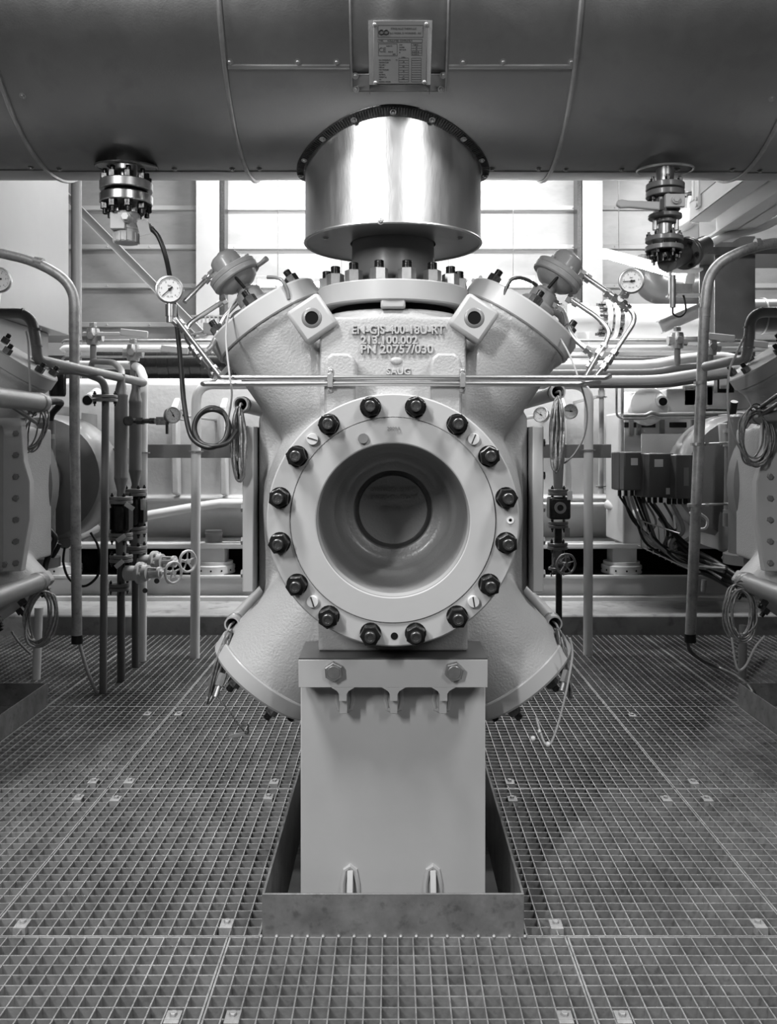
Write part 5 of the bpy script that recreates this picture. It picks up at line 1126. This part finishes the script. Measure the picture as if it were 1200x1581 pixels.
j1 = jbox('left dark junction box with a white label and cable glands', 957, 698, 1002, 757, 4.15, .13, [(.38, .75, .036, .034, 'tag'), (.7, .14, .015, .032, 'tag')])
j2 = jbox('middle dark junction box with a white label', 995, 700, 1038, 768, 4.10, .14, [(.38, .78, .045, .036, 'tag'), (.75, .14, .02, .03, 'tag')])
j3 = jbox('right dark junction box with a peeling strip of tape', 1036, 702, 1076, 770, 4.08, .14, [(.45, .5, .026, .085, 'mid_paint')])
rnd = random.Random(5)
lt = thing('cable_ladder', 'narrow wire ladder carrying the junction box cables down to the right', 'cable tray', W(1040, 870, 4.3))
b = MB()
for dz in (0, 46):
    b.tube([W(985 if dz else 985, 802 if not dz else 842, 4.2), W(1050 if not dz else 1064, 824 if not dz else 879, 4.0)], .0035, 6)
for k in range(7): b.tube([W(990+k*9, 804+k*3.2, 4.18), W(990+k*9.5, 846+k*4.6, 4.18)], .003, 6)
b.build('ladder_wires', 'zinc', lt)
for k in range(14):
    bx = j1 if k < 7 else (j2 if k < 11 else j3); f_ = ((k*3) % 7)/6
    s0 = bx[0]+bx[2]@V((bx[1][0]*(-.42+.84*f_), 0, -bx[1][2]/2-.03))
    e = W(1050+rnd.uniform(-4, 10), 862+rnd.uniform(-8, 12), 4.1+rnd.uniform(-.06, .06))
    m1 = s0+V((.05+rnd.uniform(-.02, .03), 0, -.12)); m2 = W(1000+k*3, 838+rnd.uniform(-12, 8)+k, 4.15)
    far = W(1120+rnd.uniform(-5, 5), 885+rnd.uniform(-10, 10), 3.9+rnd.uniform(-.05, .1))
    cable('box_cable', 'one of the cables drooping from the right junction boxes to the wire ladder', [s0, m1, m2, e, far], rnd.choice([.006, .007, .010]), rnd.choice(['rubber', 'grey_cable', 'dark_paint', 'rubber']), 'cable', 'cables drooping from the junction boxes', n=7, k=6)
for k in range(4):
    cable('trunk_cable', 'thick black trunk cable sloping down to the right-hand machine', [W(1020+k*6, 800+k*8, 4.25), W(1060, 842+k*9, 4.1), W(1105, 868+k*8, 3.95), W(1150, 896+k*7, 3.8), W(1200, 916+k*7, 3.6)], .014, 'rubber', 'cable', 'trunk cables at the right', n=9)
cable('box_cable', 'pale loop of wire right of the leaning pole', [W(1066, 792, 3.85), W(1078, 792, 3.8), W(1092, 802, 3.8), W(1090, 815, 3.8), W(1078, 817, 3.82)], .006, 'tag', 'cable')
tag(MB().box(W(1042, 806, 3.98), (.008, .004, .06), Matrix.Rotation(-.12, 3, 'Y')).build('white_tag', 'white_paint', at=W(1042, 806, 3.98)), 'narrow white cable marker hanging below the junction boxes', 'tag')
T = pipe('small bright metal ring end hanging below the right cable bundle', [W(1088, 895, 3.9), W(1087, 905, 3.9), W(1087, 913, 3.9)], .012, 'zinc', name='pipe_stub')
# clutter on top of the equipment block (bright heads)
T = thing('valve_block_row', 'row of pale ribbed valve heads below the bent pipes at the right', 'equipment', W(1000, 640, 5.0))
b = MB()
for k, px in enumerate((985, 993, 1001)): b.prismx([(4.9, .0+W(0, 622, 4.9).z), (4.9, W(0, 605, 4.9).z), (5.2, W(0, 600, 4.9).z), (5.3, W(0, 640, 4.9).z)], W(px, 0, 4.9).x, W(px+5, 0, 4.9).x)
b.build('ribs', 'white_paint', T, bevel=.006)
b = MB(); b.cyl(W(1022, 619, 4.7), W(1000, 598, 5.1), .030, n=20); b.build('pipe_head', 'white_paint', T); MB().cyl(W(1024, 620, 4.69), W(1024, 620, 4.71), .022, n=20).build('open_bore', 'black_void', T)
b = MB(); b.span(W(1030, 640, 5.0), W(1050, 605, 5.3)); b.span(W(1055, 628, 5.0), W(1075, 600, 5.3)); b.span(W(1090, 632, 5.0), W(1128, 600, 5.3)); b.build('head_blocks', 'light_paint', T, bevel=.01)
b = MB(); b.lathe([(.0, 0), (.08, 0), (.10, .03), (.10, .1), (0, .13)], W(995, 632, 4.85), (0, -1, .2), 24); b.build('round_cover', 'white_paint', T)
tag(MB().span(W(1108, 606, 4.6), W(1128, 583, 4.65)).build('warning_plate', 'black_steel', at=W(1108, 606, 4.6)), 'small black-framed white plate beside the right neighbour cover', 'plate')
tag(MB().span(W(1112, 600, 4.59), W(1125, 585, 4.6)).build('paper_sheet', 'white_paint', at=W(1112, 600, 4.6)), 'white paper sheet in the small black frame at the right', 'paper')
for i, py in enumerate((639, 644)):
    run('pipe', '%s of the two thin horizontal tubes above the junction boxes' % ('upper' if i == 0 else 'lower'), [W(962, py+2, 4.5), W(998, py+2, 4.5), W(1006, py-3, 4.5), W(1016, py+1, 4.5), W(1160, py-1, 4.5)], .0085, .03, mat_='zinc', cat='pipe')

# ================================================================== FLUORESCENT BATTENS in view
def batten(label, p, q, w_=.09, watts=18):
    p, q = V(p), V(q); d = (q-p).normalized(); L = (q-p).length; up = V((0, 0, 1)); y = up.cross(d).normalized(); z = d.cross(y)
    R = Matrix((d, y, z)).transposed(); c = (p+q)/2; T = thing('fluorescent_batten', label, 'lamp', c, 'fluorescent battens')
    MB().box(c+z*.035, (L, w_*.7, .035), R).build('lamp_housing', 'white_paint', T, bevel=.004)
    for sg in (-1, 1): MB().cyl(p+y*sg*.022+d*.02, q+y*sg*.022-d*.02, .013, n=16).build('lamp_tube', 'tube_emit', T)
    for f_ in (-.3, .3):
        e = c+d*L*f_; MB().cyl(e+z*.05, V((e.x, e.y, 5.0)), .003, n=6).build('suspension_rod', 'zinc', T)
    MB().box(p+d*.008, (.016, w_*.75, .05), R).build('end_cap', 'white_paint', T); MB().box(q-d*.008, (.016, w_*.75, .05), R).build('end_cap', 'white_paint', T)
batten('fluorescent batten glowing behind the left actuator', W(396, 436, 7.4), W(560, 442, 7.4))
batten('fluorescent batten glowing behind the top flange at the right', W(660, 442, 7.4), W(826, 436, 7.4))
batten('long slanting fluorescent batten glowing right of the right actuator', W(930, 394, 6.6), W(1066, 432, 5.6))
